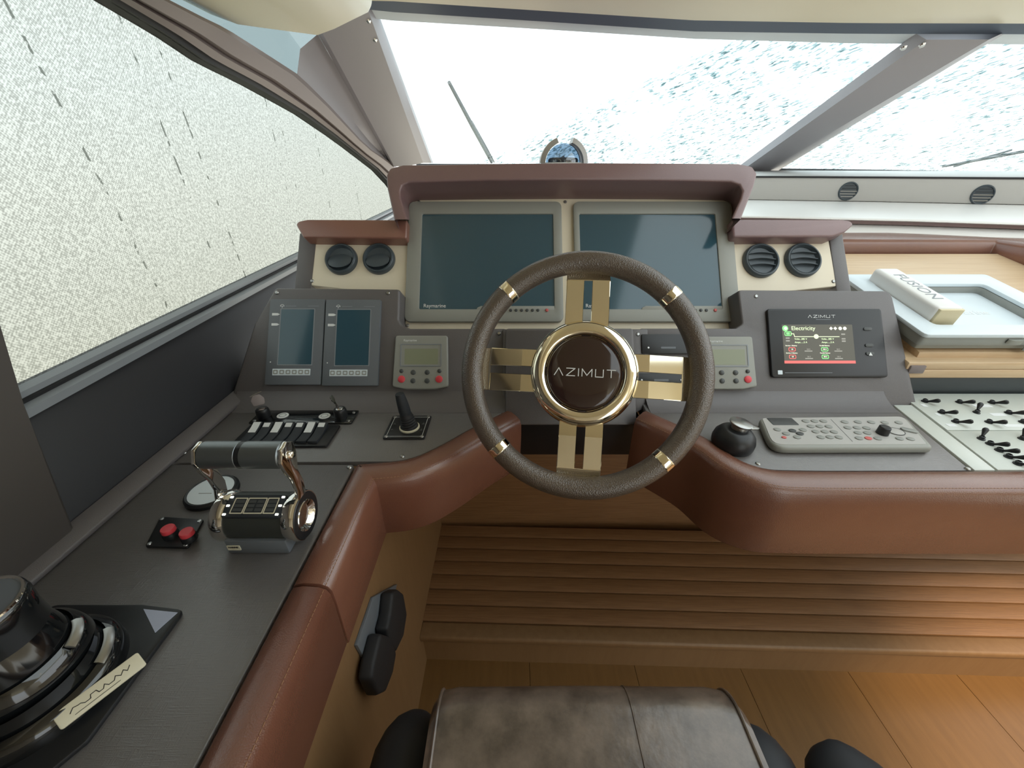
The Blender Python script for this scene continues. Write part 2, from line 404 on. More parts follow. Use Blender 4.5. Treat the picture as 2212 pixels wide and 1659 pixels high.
# ------------------------------------------------------------------ the planes of the place
ZC = -.45                                                # console height below the eye
F_CON = Frame((0, 0, ZC), (1, 0, 0), (0, 1, 0))
F_POD = Frame((0, .73, ZC), (1, 0, 0), (0, .574, .819))   # raked instrument face
F_MON = Frame((0, .88, -.33), (1, 0, 0), (0, .602, .799)) # monitor fascia
WB, WT = Vector((0, 2.40, -.015)), Vector((0, 1.55, .385))
F_WIN = Frame(WB, (1, 0, 0), WT - WB)                     # windscreen rake
ZF, ZS, WX = -1.25, -1.10, -.66                           # sole, footrest, side window plane
def cz(u, v): p = onz(u, v, ZC); return (p.x, p.y)
AZ = CAMZ + ZC
def resample(L, N):
    L = [Vector(p) for p in L]; d = [0]
    for p, q in zip(L, L[1:]): d.append(d[-1] + (q - p).length)
    out = []
    for i in range(N):
        t = d[-1] * i / (N - 1); k = 0
        while k < len(L) - 2 and d[k + 1] < t: k += 1
        f = (t - d[k]) / (d[k + 1] - d[k]); out.append(tuple(L[k].lerp(L[k + 1], f)))
    return out
def R(x, y, z): return Vector((x, y, CAMZ + z))            # point with height relative to the eye
def struct(o): o['kind'] = 'structure'; return o

# ================================================================== SETTING
# ---- sole
floor = struct(B().box(-.6, 2.6, -1.6, 1.0, -.06, -.012).done('floor', 'floor_wood'))
fl_b = None
for i in range(10):
    x0 = -.25 + i * .30
    if fl_b is None: fl_b = B().box(.0003, .2997, -1.5, .72, -.012, 0).done('plank', 'floor_wood', floor, bevel=.0006, seg=1)
    else: inst(fl_b, floor)
    o = list(floor.children)[-1]; o.location = (x0, 0, 0)
# ---- aft bulkhead with its doorway, and the left side aft of the window
wb_ = struct(B().box(-.8, .75, -1.75, -1.70, 0, 2.2).done('wall_back', 'aft_wall'))
B().box(1.70, 4.2, -1.75, -1.70, 0, 2.2).done('wall_panel', 'aft_wall', wb_)
B().box(.75, 1.70, -1.75, -1.70, 1.95, 2.2).done('wall_panel', 'aft_wall', wb_)
struct(B().box(3.2, 3.25, -1.75, 1.2, 0, 1.0).done('wall_right', 'aft_wall'))
# ---- footwell sides
struct(B().box(-.60, -.247, -1.4, .97, 0, CAMZ - .46).done('wall_left', 'side_wood'))
struct(B().box(-.3, 2.6, .985, 1.02, 0, CAMZ - .40).done('wall_front', 'teak'))
# ---- left bulwark below the side window
def zs(y): return -.287 + .03 * (y - .4)
b = B()
rows = []
for y in (-.6, .3, .8, 1.3, 1.8, 2.42, 3.1):
    z = zs(y); rows.append([R(-.607, y, -.452), R(-.612, y, -.44), R(-.655, y, z - .012), R(-.665, y, z), R(-.74, y, z), R(-.74, y, -.46)])
bul = struct(b.loft(rows).done('wall_left_bulwark', 'dash_edge', None, smooth=30))
b = B()
for (xa, xb, za, zb, nm, mt) in ((-.664, -.636, .0, .011, 'sill_strip', 'frame_grey'), (-.668, -.650, .011, .017, 'sill_seal', 'groove'), (-.668, -.655, .017, .026, 'sill_bead', 'frame_grey')):
    rows = [[R(xa, y, zs(y) + za), R(xb, y, zs(y) + za - .004), R(xb, y, zs(y) + zb - .004), R(xa, y, zs(y) + zb)] for y in (-.6, .3, 1.2, 2.1, 3.1)]
    B().loft(rows).done(nm, mt, bul)
# kick strip where the bulwark meets the console
rows = [[R(-.612, y, -.449), R(-.585, y, -.449), R(-.585, y, -.442), R(-.612, y, -.430)] for y in (-.6, .4, 1.0)]
B().loft(rows).done('edge_strip', 'dash_face', bul, bevel=.002)
# ---- aft post beside the side window
struct(B().solid([R(-.598, .374, -.45), R(-.640, .436, -.27), R(-.640, .66, .5), R(-.640, -1.7, .8), R(-.598, -1.7, -.45)], .05, (-1, 0, 0)).done('trim_1', 'post_brown', None, bevel=.006))

# ---- side window: outer sun screen, pane, curved frame
L0 = resample([(-120, -190), (60, -100), (240, 0), (366, 77), (448, 134), (537, 179), (651, 244), (732, 301), (814, 366), (840, 394), (866, 430)], 30)
L3 = resample([(100, -150), (250, -60), (366, 0), (440, 38), (488, 61), (590, 126), (647, 163), (712, 228), (793, 317), (852, 356), (880, 384)], 30)
def mixl(A, Bl, t): return [(a[0] + (c[0] - a[0]) * t, a[1] + (c[1] - a[1]) * t) for a, c in zip(A, Bl)]
w3 = struct_root('window_3', R(WX, 1.2, -.27))
curve0 = [onx(u, v, WX) for u, v in L0]
def side_poly(x, drop):
    P = [Vector((x, p.y, p.z)) for p in curve0]
    return [R(x, -.35, .36)] + P + [R(x, 3.0, zs(3.0) + drop), R(x, -.35, zs(-.35) + drop)]
pp = side_poly(-.664, .0); B().solid(pp, .004, (-1, 0, 0)).done('pane', 'side_glass', w3, world=True)
rows = [curve0, [onx(u, v, WX + .004) for u, v in mixl(L0, L3, .16)]]
B().loft(rows + [[p + Vector((-.03, 0, 0)) for p in rows[1]], [p + Vector((-.03, 0, 0)) for p in rows[0]], rows[0]], closed=False).done('seal', 'groove', w3, world=True)
rows = [[onx(u, v, WX + dx) for u, v in mixl(L0, L3, t)] for t, dx in ((.15, -.02), (.15, .010), (.34, .022), (.42, .016), (.50, .034), (.90, .050), (1.0, .046), (1.0, -.02))]
B().loft(rows, closed=False).done('frame', 'pillar_brown', w3, world=True, smooth=25)
scr = B().solid(side_poly(-.685, .0), .0006, (-1, 0, 0)).done('sun_screen', 'sun_mesh')
tag(scr, 'white woven sun screen stretched over the left side window', 'sun screen')

# ---- left screen pillar and the panel beside it
def on_win(u, v, c=0): f = F_WIN.off(c) if c else F_WIN; a, b_ = f.px(u, v); return f.at(a, b_)
def lerp2(p, q, t): return (p[0] + (q[0] - p[0]) * t, p[1] + (q[1] - p[1]) * t)
def strip(edge_specs, n=8):
    rows = []
    for p, q, c in edge_specs: rows.append([on_win(*lerp2(p, q, i / (n - 1)), c) for i in range(n)])
    return rows
def up(p, q, k=.16): return (p[0] - (q[0] - p[0]) * k, p[1] - (q[1] - p[1]) * k)
rows = strip([(up(p, q), q, c) for p, q, c in [((818, 30), (936, 352), -.02), ((812, 30), (932, 352), .0), ((800, 36), (914, 352), .03), ((756, 50), (885, 358), .04), ((700, 78), (852, 360), .035), ((688, 78), (846, 362), .0)]])
pl = struct(B().loft(rows, closed=False).done('trim_2', 'pillar', None, smooth=25))
for (u, v) in ((810, 86), (796, 45)):
    p = on_win(u, v, .032); B().lathe([(.0, .004), (.006, .003), (.007, 0)], 12, (0, 0, 0), F_WIN.M.to_3x3().to_4x4()).xf(Matrix.Translation(p)).done('screw', 'chrome', pl)
P3 = [onx(u, v, WX + .046) for u, v in L3]
i0 = min(range(30), key=lambda i: (Vector(L3[i]) - Vector((640, 160))).length)
top = on_win(686, 74, .004); bot = on_win(848, 358, .0)
n = 30 - i0
rows = [P3[i0:], [top.lerp(bot, i / (n - 1)) for i in range(n)]]
mid = [a.lerp(c, .5) + Vector((-.02, 0, .01)) for a, c in zip(*rows)]
struct(B().loft([rows[0], mid, rows[1]], closed=False).done('trim_3', 'pillar', None))
# pane above it, stands in for the windscreen mirrored in a gloss panel
q = [onx(u, v, WX + .012) for u, v in ((200, -90), (366, 0), (486, 62), (590, 128), (646, 166), (668, 158), (684, 130), (700, 84), (660, -10), (520, -40), (300, -110))]
refl = struct(B().solid(q, .004, (-1, 0, 0)).done('reflection_pane', 'reflection_tint'))

# ---- windscreen panes, mullion, header
w1 = struct_root('window_1', R(.35, 2.4, -.015))
P = F_WIN.pts([(802, 38), (1100, 58), (1500, 83), (1900, 93), (1960, 93), (1590, 362), (930, 362)])
o = B().prism(P, -.008, -.002).xf(F_WIN.M).done('pane', 'wet_glass', None, world=True)
o.data.transform(F_WIN.M.inverted()); o.matrix_world = F_WIN.M
o.parent = w1; o.matrix_parent_inverse = MW[w1].inverted()
w2 = struct_root('window_2', R(1.9, 2.4, -.015))
P = F_WIN.pts([(2165, 70), (2700, 74), (2900, 420), (1650, 376)])
o = B().prism(P, -.008, -.002).xf(F_WIN.M).done('pane', 'wet_glass', None, world=True)
o.data.transform(F_WIN.M.inverted()); o.matrix_world = F_WIN.M
o.parent = w2; o.matrix_parent_inverse = MW[w2].inverted()
rows = strip([(up(p, q, .07), q, c) for p, q, c in [((1953, 91), (1592, 362), -.02), ((1953, 91), (1592, 362), .01), ((1975, 104), (1606, 366), .045), ((2105, 104), (1650, 372), .05), ((2158, 80), (1672, 374), .012), ((2158, 80), (1672, 374), -.02)]])
mu = struct(B().loft(rows, closed=False).done('trim_4', 'pillar', None, smooth=22))
for (u, v) in ((1952, 103), (1992, 97)):
    p = on_win(u, v, .05); B().lathe([(.0, .006), (.007, .004), (.009, 0)], 12, (0, 0, 0), F_WIN.M.to_3x3().to_4x4()).xf(Matrix.Translation(p)).done('screw', 'chrome', mu)
H0 = resample([(770, -6), (808, 0), (1150, 22), (1500, 44), (1850, 50), (2212, 51), (2800, 54)], 26)
H1 = resample([(770, 18), (814, 24), (1150, 45), (1500, 68), (1850, 73), (2212, 74), (2800, 78)], 26)
H2 = resample([(770, 36), (804, 42), (1150, 62), (1500, 84), (1850, 94), (2212, 96), (2800, 100)], 26)
def wrow(H, c): return [on_win(u, v, c) for u, v in H]
hd = struct(B().loft([wrow(H0, -.02), wrow(H0, .03), wrow(H1, .03), wrow(H1, .0), wrow(H1, -.03)], closed=False).done('trim_5', 'frame_dark', None, smooth=25))
B().loft([wrow(H1, .012), wrow(H2, .006), wrow(H2, -.012)], closed=False).done('glazing_bead', 'pale_blue_plastic', hd)
# ---- headliner
e0 = wrow(H0, .03); e0[0].x = -.78
rows = [e0]
for dy, dz in ((-.06, .008), (-.25, .055), (-.6, .15), (-.90, .20), (-2.2, .29), (-4.0, .32)):
    rows.append([Vector((p.x if k else -.78, p.y + dy, p.z + dz)) for k, p in enumerate(e0)])
rows.append([p + Vector((0, 0, .05)) for p in rows[-1]]); rows.append([Vector((p.x, p.y - .02, p.z + .40)) for p in e0])
b = B().loft(rows, closed=False)
def in_added_hatch(p): return -.72 < p.y < 1.2 and .55 < p.x < 2.5 and p.z < CAMZ + 1.2
dead = [f_ for f_ in b.bm.faces if in_added_hatch(f_.calc_center_median())]
hx = [v_.co.copy() for f_ in dead for v_ in f_.verts]
bmesh.ops.delete(b.bm, geom=dead, context='FACES')
ce = struct(b.done('ceiling', 'headliner', None, smooth=60))
w5 = struct_root('added_roof_hatch', (1.0, 0, CAMZ + .7))     # unseen roof hatch, added to let more daylight in
x0_, x1_ = min(p.x for p in hx), max(p.x for p in hx); ya_, yb_ = min(p.y for p in hx), max(p.y for p in hx); zt_ = max(p.z for p in hx) + .03
B().box(x0_ - .02, x1_ + .02, ya_ - .02, yb_ + .02, zt_, zt_ + .006).done('pane', 'clear_glass', w5, world=True)
for q4 in ((x0_ - .04, x0_, ya_, yb_), (x1_, x1_ + .04, ya_, yb_), (x0_, x1_, ya_ - .04, ya_), (x0_, x1_, yb_, yb_ + .04)): B().box(*q4, zt_ - .10, zt_).done('added_hatch_frame', 'headliner', w5, world=True)
q = [ony(u, v, 1.2) for u, v in ((420, -90), (450, 30), (520, 56), (570, 63), (690, 79), (725, 66), (798, 30), (807, 14), (807, -90))]
B().solid(q, 1.9, (0, -1, 0)).done('corner_panel', 'headliner', ce, bevel=.012, seg=3)

# ---- white ledges under the windscreen (right of the helm)
PATH = [(.15, 1.975), (.4, 1.97), (1.0, 1.88), (1.5, 1.76), (2.0, 1.58), (2.6, 1.32), (3.2, .95)]
def led(name, mt, prof, bev=.004): return struct(B().sweep(PATH, [(o_, CAMZ + z) for o_, z in prof]).done(name, mt, None, bevel=bev))
led('trim_6', 'grey_panel', [(-.5, -.016), (-.02, -.030), (0, -.036), (0, -.124), (-.5, -.124)])
led('trim_7', 'white_gel', [(-.05, -.124), (.02, -.126), (.30, -.160), (.305, -.166), (.28, -.170), (-.05, -.170)], .002)
led('trim_8', 'burgundy_leather', [(.16, -.168), (.275, -.168), (.275, -.182), (.16, -.182)], 0)
led('trim_9', 'white_gel', [(.10, -.181), (.262, -.181), (.33, -.206), (.33, -.30), (.10, -.30)], .003)
led('trim_10', 'groove', [(-.006, -.033), (.003, -.034), (.003, -.040), (-.006, -.040)], 0)
sp_ = [on_win(u, v, .0) for u, v in ((900, 358), (1300, 360), (1668, 368), (1900, 371), (2212, 376), (2700, 382))]
struct(B().tube(sp_, .010, 8).done('trim_11', 'groove'))
# coaming round the chart table
CO = [(.60, 1.345), (1.575, 1.345), (1.575, .2)]
co = struct(B().sweep(CO, [(o_, CAMZ + z) for o_, z in [(-.13, -.203), (-.005, -.205), (.010, -.215), (.016, -.245), (.010, -.278), (-.005, -.288), (-.13, -.288)]]).done('trim_12', 'rust_leather', None, bevel=.004))
struct(B().sweep(CO, [(o_, CAMZ + z) for o_, z in [(-.03, -.286), (-.01, -.286), (-.004, -.50), (-.03, -.50)]]).done('trim_13', 'cream', None))

# ================================================================== FOOTREST
fa, fb = onz(890, 1368, ZS), onz(2212, 1405, ZS)
ang = math.atan2(fb.y - fa.y, fb.x - fa.x)
t = thing('footrest', 'low wooden footrest step of grooved planks under the helm console', 'footrest', Matrix.Translation((-.245, fa.y, CAMZ + ZF)) @ Matrix.Rotation(ang, 4, 'Z'))
hgt = ZS - ZF
B().box(-.014, 2.6, .010, .36, 0.0, hgt - .022).done('riser', 'side_wood', t)
pk = B().box(-.014, 2.6, 0, .0455, hgt - .020, hgt).done('plank', 'teak', t, bevel=.0035, seg=2); pk.location = (0, .034, 0)
for i in range(1, 7): inst(pk, t, (random.uniform(-.0005, .0005), .034 + i * .0478, 0))
B().box(-.006, 2.6, -.012, .033, hgt - .022, hgt + .001).done('nosing', 'side_wood', t, bevel=.007, seg=3)

# ================================================================== HELM CONSOLE
HC = thing('helm_console', 'dark brown helm console edged in rust coloured leather', 'console', (.1, .75, CAMZ + ZC))
EL = [(-.268, .3015), (-.268, .525), (-.178, .536), (-.125, .583), (-.078, .635), (-.012, .694)]   # inner edge, left of the wheel
e1 = [cz(u, v) for u, v in ((1396, 890), (1460, 918), (1530, 950))]
ER = e1 + [cz(1600, 1000), cz(1660, 1018), (cz(1760, 1019)[0], .508), (1.75, .508)]
def r2(P, r): return rounded([(P[0][0] - (P[1][0] - P[0][0]) * 1e-3, P[0][1])] + P[1:-1] + [P[-1]], r, 5)
ELr = [EL[0]] + rounded([EL[0]] + EL[1:] , [0, .012, .05, .06, .06, 0], 4)[1:]
def arcpath(P, r, n=5):
    out = [P[0]]
    for i in range(1, len(P) - 1):
        p = Vector(P[i]); a = (Vector(P[i - 1]) - p); c = (Vector(P[i + 1]) - p); ri = r[i] if isinstance(r, (list, tuple)) else r
        d = min(ri, a.length * .45, c.length * .45); A, Cq = p + a.normalized() * d, p + c.normalized() * d
        for k in range(n + 1): s_ = k / n; out.append(tuple(A * (1 - s_) ** 2 + p * 2 * s_ * (1 - s_) + Cq * s_ * s_))
    return out + [P[-1]]
PL = arcpath(EL, [0, .010, .04, .04, .04, 0]); PR = arcpath(ER, .035)
# flat tops
fwd = [(-.61, .5325)] + [(x, y + .004) for x, y in PL if y > .529] + [(-.012, .76), (-.61, .76)]
B().prism(fwd, AZ - .02, AZ).done('forward_panel', 'dash', HC, bevel=.002, world=True)
B().prism([(-.61, -1.3), (-.2715, -1.3), (-.2715, .524), (-.276, .528), (-.61, .528)], AZ - .02, AZ).done('side_panel', 'dash', HC, bevel=.002, world=True)
B().box(-.61, -.27, -1.3, .70, AZ - .10, AZ - .012).done('underframe', 'groove', HC, world=True)
g0, g1 = cz(1946, 886), cz(2115, 1022)
rp = [(x, y + .004) for x, y in PR if x < g1[0] - .01] + [(g1[0] - .006, .513), (g0[0] - .006, g0[1]), (g0[0] - .03, .76), (.285, .76)]
B().prism(rp, AZ - .02, AZ).done('forward_panel', 'dash', HC, bevel=.002, world=True)
st = [(g1[0] - .001, .5125), (g1[0] + .035, .5125), (g0[0] + .040, g0[1] + .02), (g0[0] + .001, g0[1] + .02)]
B().prism(st, AZ - .02, AZ + .001).done('divider_strip', 'switch_panel', HC, bevel=.002, world=True)
B().prism([(.30, .72)] + [(x, y + .006) for x, y in PR] + [(1.7, .8), (.30, .8)], AZ - .06, AZ - .0125).done('underframe', 'groove', HC, world=True)
# leather rim and fascia
def rim_prof(h): return [(0, AZ - .03), (0, AZ + .000), (.004, AZ + .005), (.016, AZ + .008), (.034, AZ + .006), (.043, AZ + .001), (.0465, AZ - .008), (.047, AZ - .03), (.044, AZ - h), (.036, AZ - h - .004), (.026, AZ - h), (.026, AZ - .03)]
def rim(path, h):
    o = B().sweep(path, rim_prof(h)).done('leather_rim', 'rust_leather', HC, bevel=.0015, seg=1, ang=60, world=True, smooth=50)
    for off in (.0425, .0458):
        pass
    return o
def stitch(path, o_, z):
    P = [Vector(p) for p in path]; dd = []
    for i in range(len(P)):
        a = P[max(i - 1, 0)]; c = P[min(i + 1, len(P) - 1)]; d = (c - a).normalized(); dd.append((P[i].x + d.y * o_, P[i].y - d.x * o_))
    L = resample(dd, max(2, int(sum((Vector(q_) - Vector(p_)).length for p_, q_ in zip(dd, dd[1:])) / .0055)))
    b = B()
    for p, q_ in zip(L, L[1:]):
        p, q_ = Vector(p), Vector(q_); m = p.lerp(q_, .72); b.tube([(p.x, p.y, AZ + z), (m.x, m.y, AZ + z)], .0005, 5)
    o = b.done('stitching', 'stitch', HC, world=True); o['kind'] = 'stuff'
rim([(-.268, -1.3), (-.268, .2985)], .117); rim(PL, .122); rim(PR, .150)
for P in ([(-.268, -.2), (-.268, .297)], PL, PR[:40]): stitch(P, .0405, .0026)
# raked instrument face with the two raised pods
FP = [(594, 621), (548, 700), (494, 872), (1100, 872), (1100, 709), (885, 709), (868, 702), (862, 690), (864, 624)]
P = F_POD.pts(FP[:3]) + [(-.012, -.001), (-.012, F_POD.px(1090, 709)[1])] + F_POD.pts(FP[5:])
P = rounded(P, [.012, .02, 0, 0, 0, 0, .01, .01, .008], 4)
B().prism(P, -.10, 0).xf(F_POD.M).done('instrument_face', 'dash_face', HC, bevel=.006, seg=3, world=True)
FP2 = F_POD.pts([(1594, 626), (1604, 700), (1590, 709)]) + [(.285, F_POD.px(1400, 709)[1]), (.285, -.001)] + F_POD.pts([(1984, 888), (1926, 628)])
P = rounded(FP2, [.008, .01, .004, 0, 0, .01, .02], 4)
B().prism(P, -.10, 0).xf(F_POD.M).done('instrument_face', 'dash_face', HC, bevel=.006, seg=3, world=True)
# cove where the flat turns up into the face
def cove(x0, x1):
    cv = []
    for k in range(7):
        t_ = k / 6; a = Vector((.690, 0)); m = Vector((.733, .001)); c = Vector((.733 + .024, .034)); q_ = a * (1 - t_) ** 2 + m * 2 * t_ * (1 - t_) + c * t_ * t_; cv.append(q_)
    pr = [(p.x, AZ + p.y + .0004) for p in cv] + [(.78, AZ - .01), (.690, AZ - .01)]
    B().loft([[(x, y, z) for y, z in pr] for x in (x0, x1)]).done('cove', 'dash_face', HC, world=True, smooth=60)
cove(-.600, -.014); cove(.29, g0[0] - .01)
# column cover in the knee recess
cc = F_POD.off(.03)
ca0, ca1 = cc.px(1092, 800)[0], cc.px(1372, 800)[0]
b1_, b0_ = cc.px(1230, 709)[1], cc.px(1230, 918)[1]
B().prism(rrect(ca1 - ca0, b1_ - b0_, .006, 3, (ca0 + ca1) / 2, (b0_ + b1_) / 2), -.12, 0).xf(cc.M).done('column_cover', 'dash_face', HC, bevel=.004, world=True)
lw = cc.at(0, b0_, -.012); lo_ = R(0, lw.y + .05, -.60)
B().loft([[(ca0 + .004, lw.y, lw.z), (ca0 + .004, lo_.y, lo_.z), (ca0 + .004, .90, lo_.z), (ca0 + .004, .90, lw.z)], [(ca1 + .02, lw.y, lw.z), (ca1 + .02, lo_.y, lo_.z), (ca1 + .02, .90, lo_.z), (ca1 + .02, .90, lw.z)]]).done('column_shroud', 'dash_edge', HC, bevel=.004, world=True)
# cheeks that close the recess beside the column
B().prism([(-.02, F_POD.px(1080, 880)[1]), (ca0 + .01, -.03), (ca0 + .01, F_POD.px(1090, 712)[1]), (-.02, F_POD.px(1090, 712)[1])], -.1, .004).xf(F_POD.M).done('cheek_panel', 'dash_face', HC, bevel=.002, world=True)
B().prism([(ca1 - .01, -.03), (.30, -.005), (.30, F_POD.px(1390, 712)[1]), (ca1 - .01, F_POD.px(1390, 712)[1])], -.1, .004).xf(F_POD.M).done('cheek_panel', 'dash_face', HC, bevel=.002, world=True)
for (u0, v0, u1, v1) in ((1386, 722, 1500, 764), (1372, 806, 1484, 828)):
    fp = F_POD.off(.006); a, b_, w_, h_ = fp.rect(u0, v0, u1, v1)
    sk = B().prism(rrect(w_, h_, .002, 2, a, b_), -.003, .001).xf(fp.M).done('socket_plate', 'black', HC, bevel=.0006, world=True)
    for s_ in (-.38, .38): B().lathe([(0, .0014), (.0022, .001), (.0026, 0)], 10, fp.at(a + s_ * w_, b_ - .2 * h_, .001), fp.M.to_3x3().to_4x4()).done('screw', 'steel', sk, world=False)
    for o in list(sk.children): o.data.transform(MW[HC].inverted())
    B().prism(rrect(w_ * .28, .0045, .001, 2, a, b_ - .2 * h_), .0005, .0016).xf(fp.M).done('socket_slot', 'grey_face', sk, world=False).data.transform(MW[HC].inverted())
# monitor fascia (cream) with vent wings
FM = [(668, 616), (682, 515), (858, 515), (862, 440), (884, 424), (1240, 422), (1582, 424), (1600, 440), (1600, 515), (1790, 515), (1808, 618), (1600, 640), (1600, 712), (870, 712), (868, 640)]
B().prism(F_MON.pts(FM), -.02, 0).xf(F_MON.M).done('monitor_fascia', 'cream', HC, bevel=.0015, seg=1, world=True)
fb_ = F_MON.off(-.010)
for poly in ([(640, 640), (652, 508), (690, 508), (676, 640)], [(1782, 508), (1812, 508), (1832, 640), (1800, 640)]):
    B().prism(fb_.pts(poly), -.10, .012).xf(fb_.M).done('wing_end', 'dash_face', HC, bevel=.004, world=True)
# top deck behind the hood, wing decks
B().box(-.29, .50, 1.06, 1.95, CAMZ - .05, CAMZ - .004).done('top_deck', 'burgundy_leather', HC, world=True, bevel=.01)
# hood over the monitors
FH = F_MON.off(.08)
O_ = [(851, 474), (836, 405), (834, 378), (842, 362), (870, 355), (1050, 352), (1240, 350), (1430, 351), (1595, 352), (1626, 358), (1637, 374), (1629, 404), (1602, 472)]
I_ = [(880, 474), (866, 428), (864, 412), (868, 400), (884, 393), (1050, 389), (1240, 388), (1430, 389), (1580, 392), (1598, 399), (1604, 412), (1600, 428), (1580, 472)]
Pn = [(885, 476), (885, 454), (886, 444), (892, 437), (906, 433), (1050, 431), (1240, 430), (1430, 431), (1560, 433), (1574, 437), (1580, 444), (1582, 454), (1582, 476)]
o3 = [FH.at(*FH.px(u, v)) for u, v in O_]; i3 = [FH.at(*FH.px(u, v)) for u, v in I_]; p3 = [F_MON.at(*F_MON.px(u, v), .0005) for u, v in Pn]
q3 = [FH.at(*FH.px(u, v), -.13) for u, v in O_]
visor = B().loft([q3, o3, i3, p3], closed=False).done('visor', 'burgundy_leather', HC, bevel=.007, seg=3, ang=28, world=True, smooth=50)
for (u, v) in ((940, 408), (1164, 408), (1291, 408), (1506, 409)):
    fh = Frame(F_MON.at(*F_MON.px(u, v), .045), F_MON.x, F_MON.y * .55 + F_MON.n * .83, rel=False)
    a, b_ = fh.px(u, v)
    B().lathe([(0, .003), (.006, .0025), (.008, 0)], 14, fh.at(a, b_), fh.M.to_3x3().to_4x4()).done('visor_lamp', 'steel', visor).data.transform(MW[HC].inverted())
# padded arm rests on the wings
fw = F_MON.off(.035)
for poly in ([(638, 484), (654, 512), (878, 515), (880, 474), (664, 473), (644, 477)], [(1581, 473), (1584, 512), (1800, 511), (1828, 500), (1846, 484), (1838, 476), (1820, 473)]):
    B().prism(fw.pts(poly), -.13, 0).xf(fw.M).done('wing_pad', 'pad_leather' if poly[0][0] < 1000 else 'burgundy_leather', HC, bevel=.009, seg=4, world=True, smooth=50)
# screws
scr_m = B().lathe([(0, .0022), (.003, .0018), (.0042, .0006), (.0045, 0)], 12).done('screw', 'steel', HC); first = True
def screw(fr, u, v, parent=HC, c=.0003):
    global first
    a, b_ = fr.px(u, v); M = MW[parent].inverted() @ fr.M @ Matrix.Translation((a, b_, c))
    if first: o = scr_m; first = False
    else: o = inst(scr_m, parent)
    o.matrix_local = M if False else M; return o
for u, v in ((869, 986), (755, 1010), (398, 978), (1637, 1002), (2090, 1013)): screw(F_CON, u, v)
for u, v in ((598, 632), (838, 633), (1633, 640), (1078, 720), (1076, 906), (1378, 722)): screw(F_POD.off(.004) if 1000 < u < 1400 else F_POD, u, v)
for u, v in ((688, 523), (674, 607), (905, 437), (1221, 436), (1800, 608), (880, 703)): screw(F_MON, u, v)

# ================================================================== STEERING WHEEL
wc = R(.1153, .5634, -.2920)
wn_ = Vector((-.113, -.8466, .520)).normalized()
wx = Vector((1, 0, 0)); wx = (wx - wn_ * wx.dot(wn_)).normalized()
F_WHL = Frame(wc, wx, wn_.cross(wx), rel=False)
sw = fthing('steering_wheel', 'four spoke leather rimmed steering wheel with polished spokes at the helm', 'steering wheel', F_WHL, 0, 0, 0, math.radians(-3.5))
RR, rr = .1825, .0180
def arc(r, a0, a1, n, z=0): return [(r * math.cos(math.radians(a0 + (a1 - a0) * i / n)), r * math.sin(math.radians(a0 + (a1 - a0) * i / n)), z) for i in range(n + 1)]
for k in range(4):
    a = 45 + 90 * k
    B().tube(arc(RR, a + 2.2, a + 87.8, 40), rr, 20).done('rim_section', 'wheel_leather', sw, smooth=60)
    cl = B().tube(arc(RR, a - 2.3, a + 2.3, 5), rr * 1.045, 24).done('rim_collar', 'chrome_gold', sw, bevel=.001, seg=2, ang=50)
    b = B()
    for e_ in (a - 2.9, a + 2.9):
        pass
    b.bm.free()
# spokes: slotted plates, dished towards the hub
hw, sl, R0, R1 = .0345, .0065, .050, RR - .006
for k in range(4):
    b = B()
    U = [(R0, sl), (.152, sl), (.152, -sl), (R0, -sl), (R0, -hw), (.10, -hw), (.150, -hw * 1.01), (R1, -hw * 1.03), (R1, hw * 1.03), (.150, hw * 1.01), (.10, hw), (R0, hw)]
    # built from three strips so the plate can bend
    def zb(x): return .010 if x < .10 else .010 - (x - .10) * .16
    for (ya, yb) in ((sl, hw), (-hw, -sl)):
        rows = []
        for x in (R0, .075, .10, .125, .152):
            z = zb(x); rows.append([(x, ya, z - .003), (x, yb, z - .003), (x, yb, z), (x, ya, z)])
        b.loft(rows)
    rows = []
    for x in (.152, .162, R1):
        z = zb(x) - (0 if x < .155 else .002); rows.append([(x, -hw, z - .003), (x, hw, z - .003), (x, hw, z), (x, -hw, z)])
    b.loft(rows)
    bmesh.ops.remove_doubles(b.bm, verts=b.bm.verts, dist=1e-5)
    o = b.done('spoke', 'chrome_gold', sw, bevel=.0006, seg=1, ang=50, smooth=5); o.rotation_euler = (0, 0, math.radians(90 * k))
B().lathe([(.080, -.012), (.0845, -.004), (.0860, .004), (.0840, .012), (.079, .018), (.072, .0215), (.066, .0215), (.0630, .0200), (.0605, .016), (.0605, .010)], 72).done('hub_ring', 'chrome_gold', sw, smooth=60)
hub = B().lathe([(.0, .0205), (.03, .0202), (.050, .0190), (.0580, .0165), (.060, .012), (.060, .0)], 64).done('hub_cap', 'walnut_glass', sw, smooth=60)
strokes(azimut(.094, .0115, -.0465, -.0055), .0013, 'white_print', hub, .0206)
# column running into the cover
B().lathe([(.05, -.005), (.046, -.03), (.030, -.05), (.028, -.34)], 32).done('column', 'black', sw)

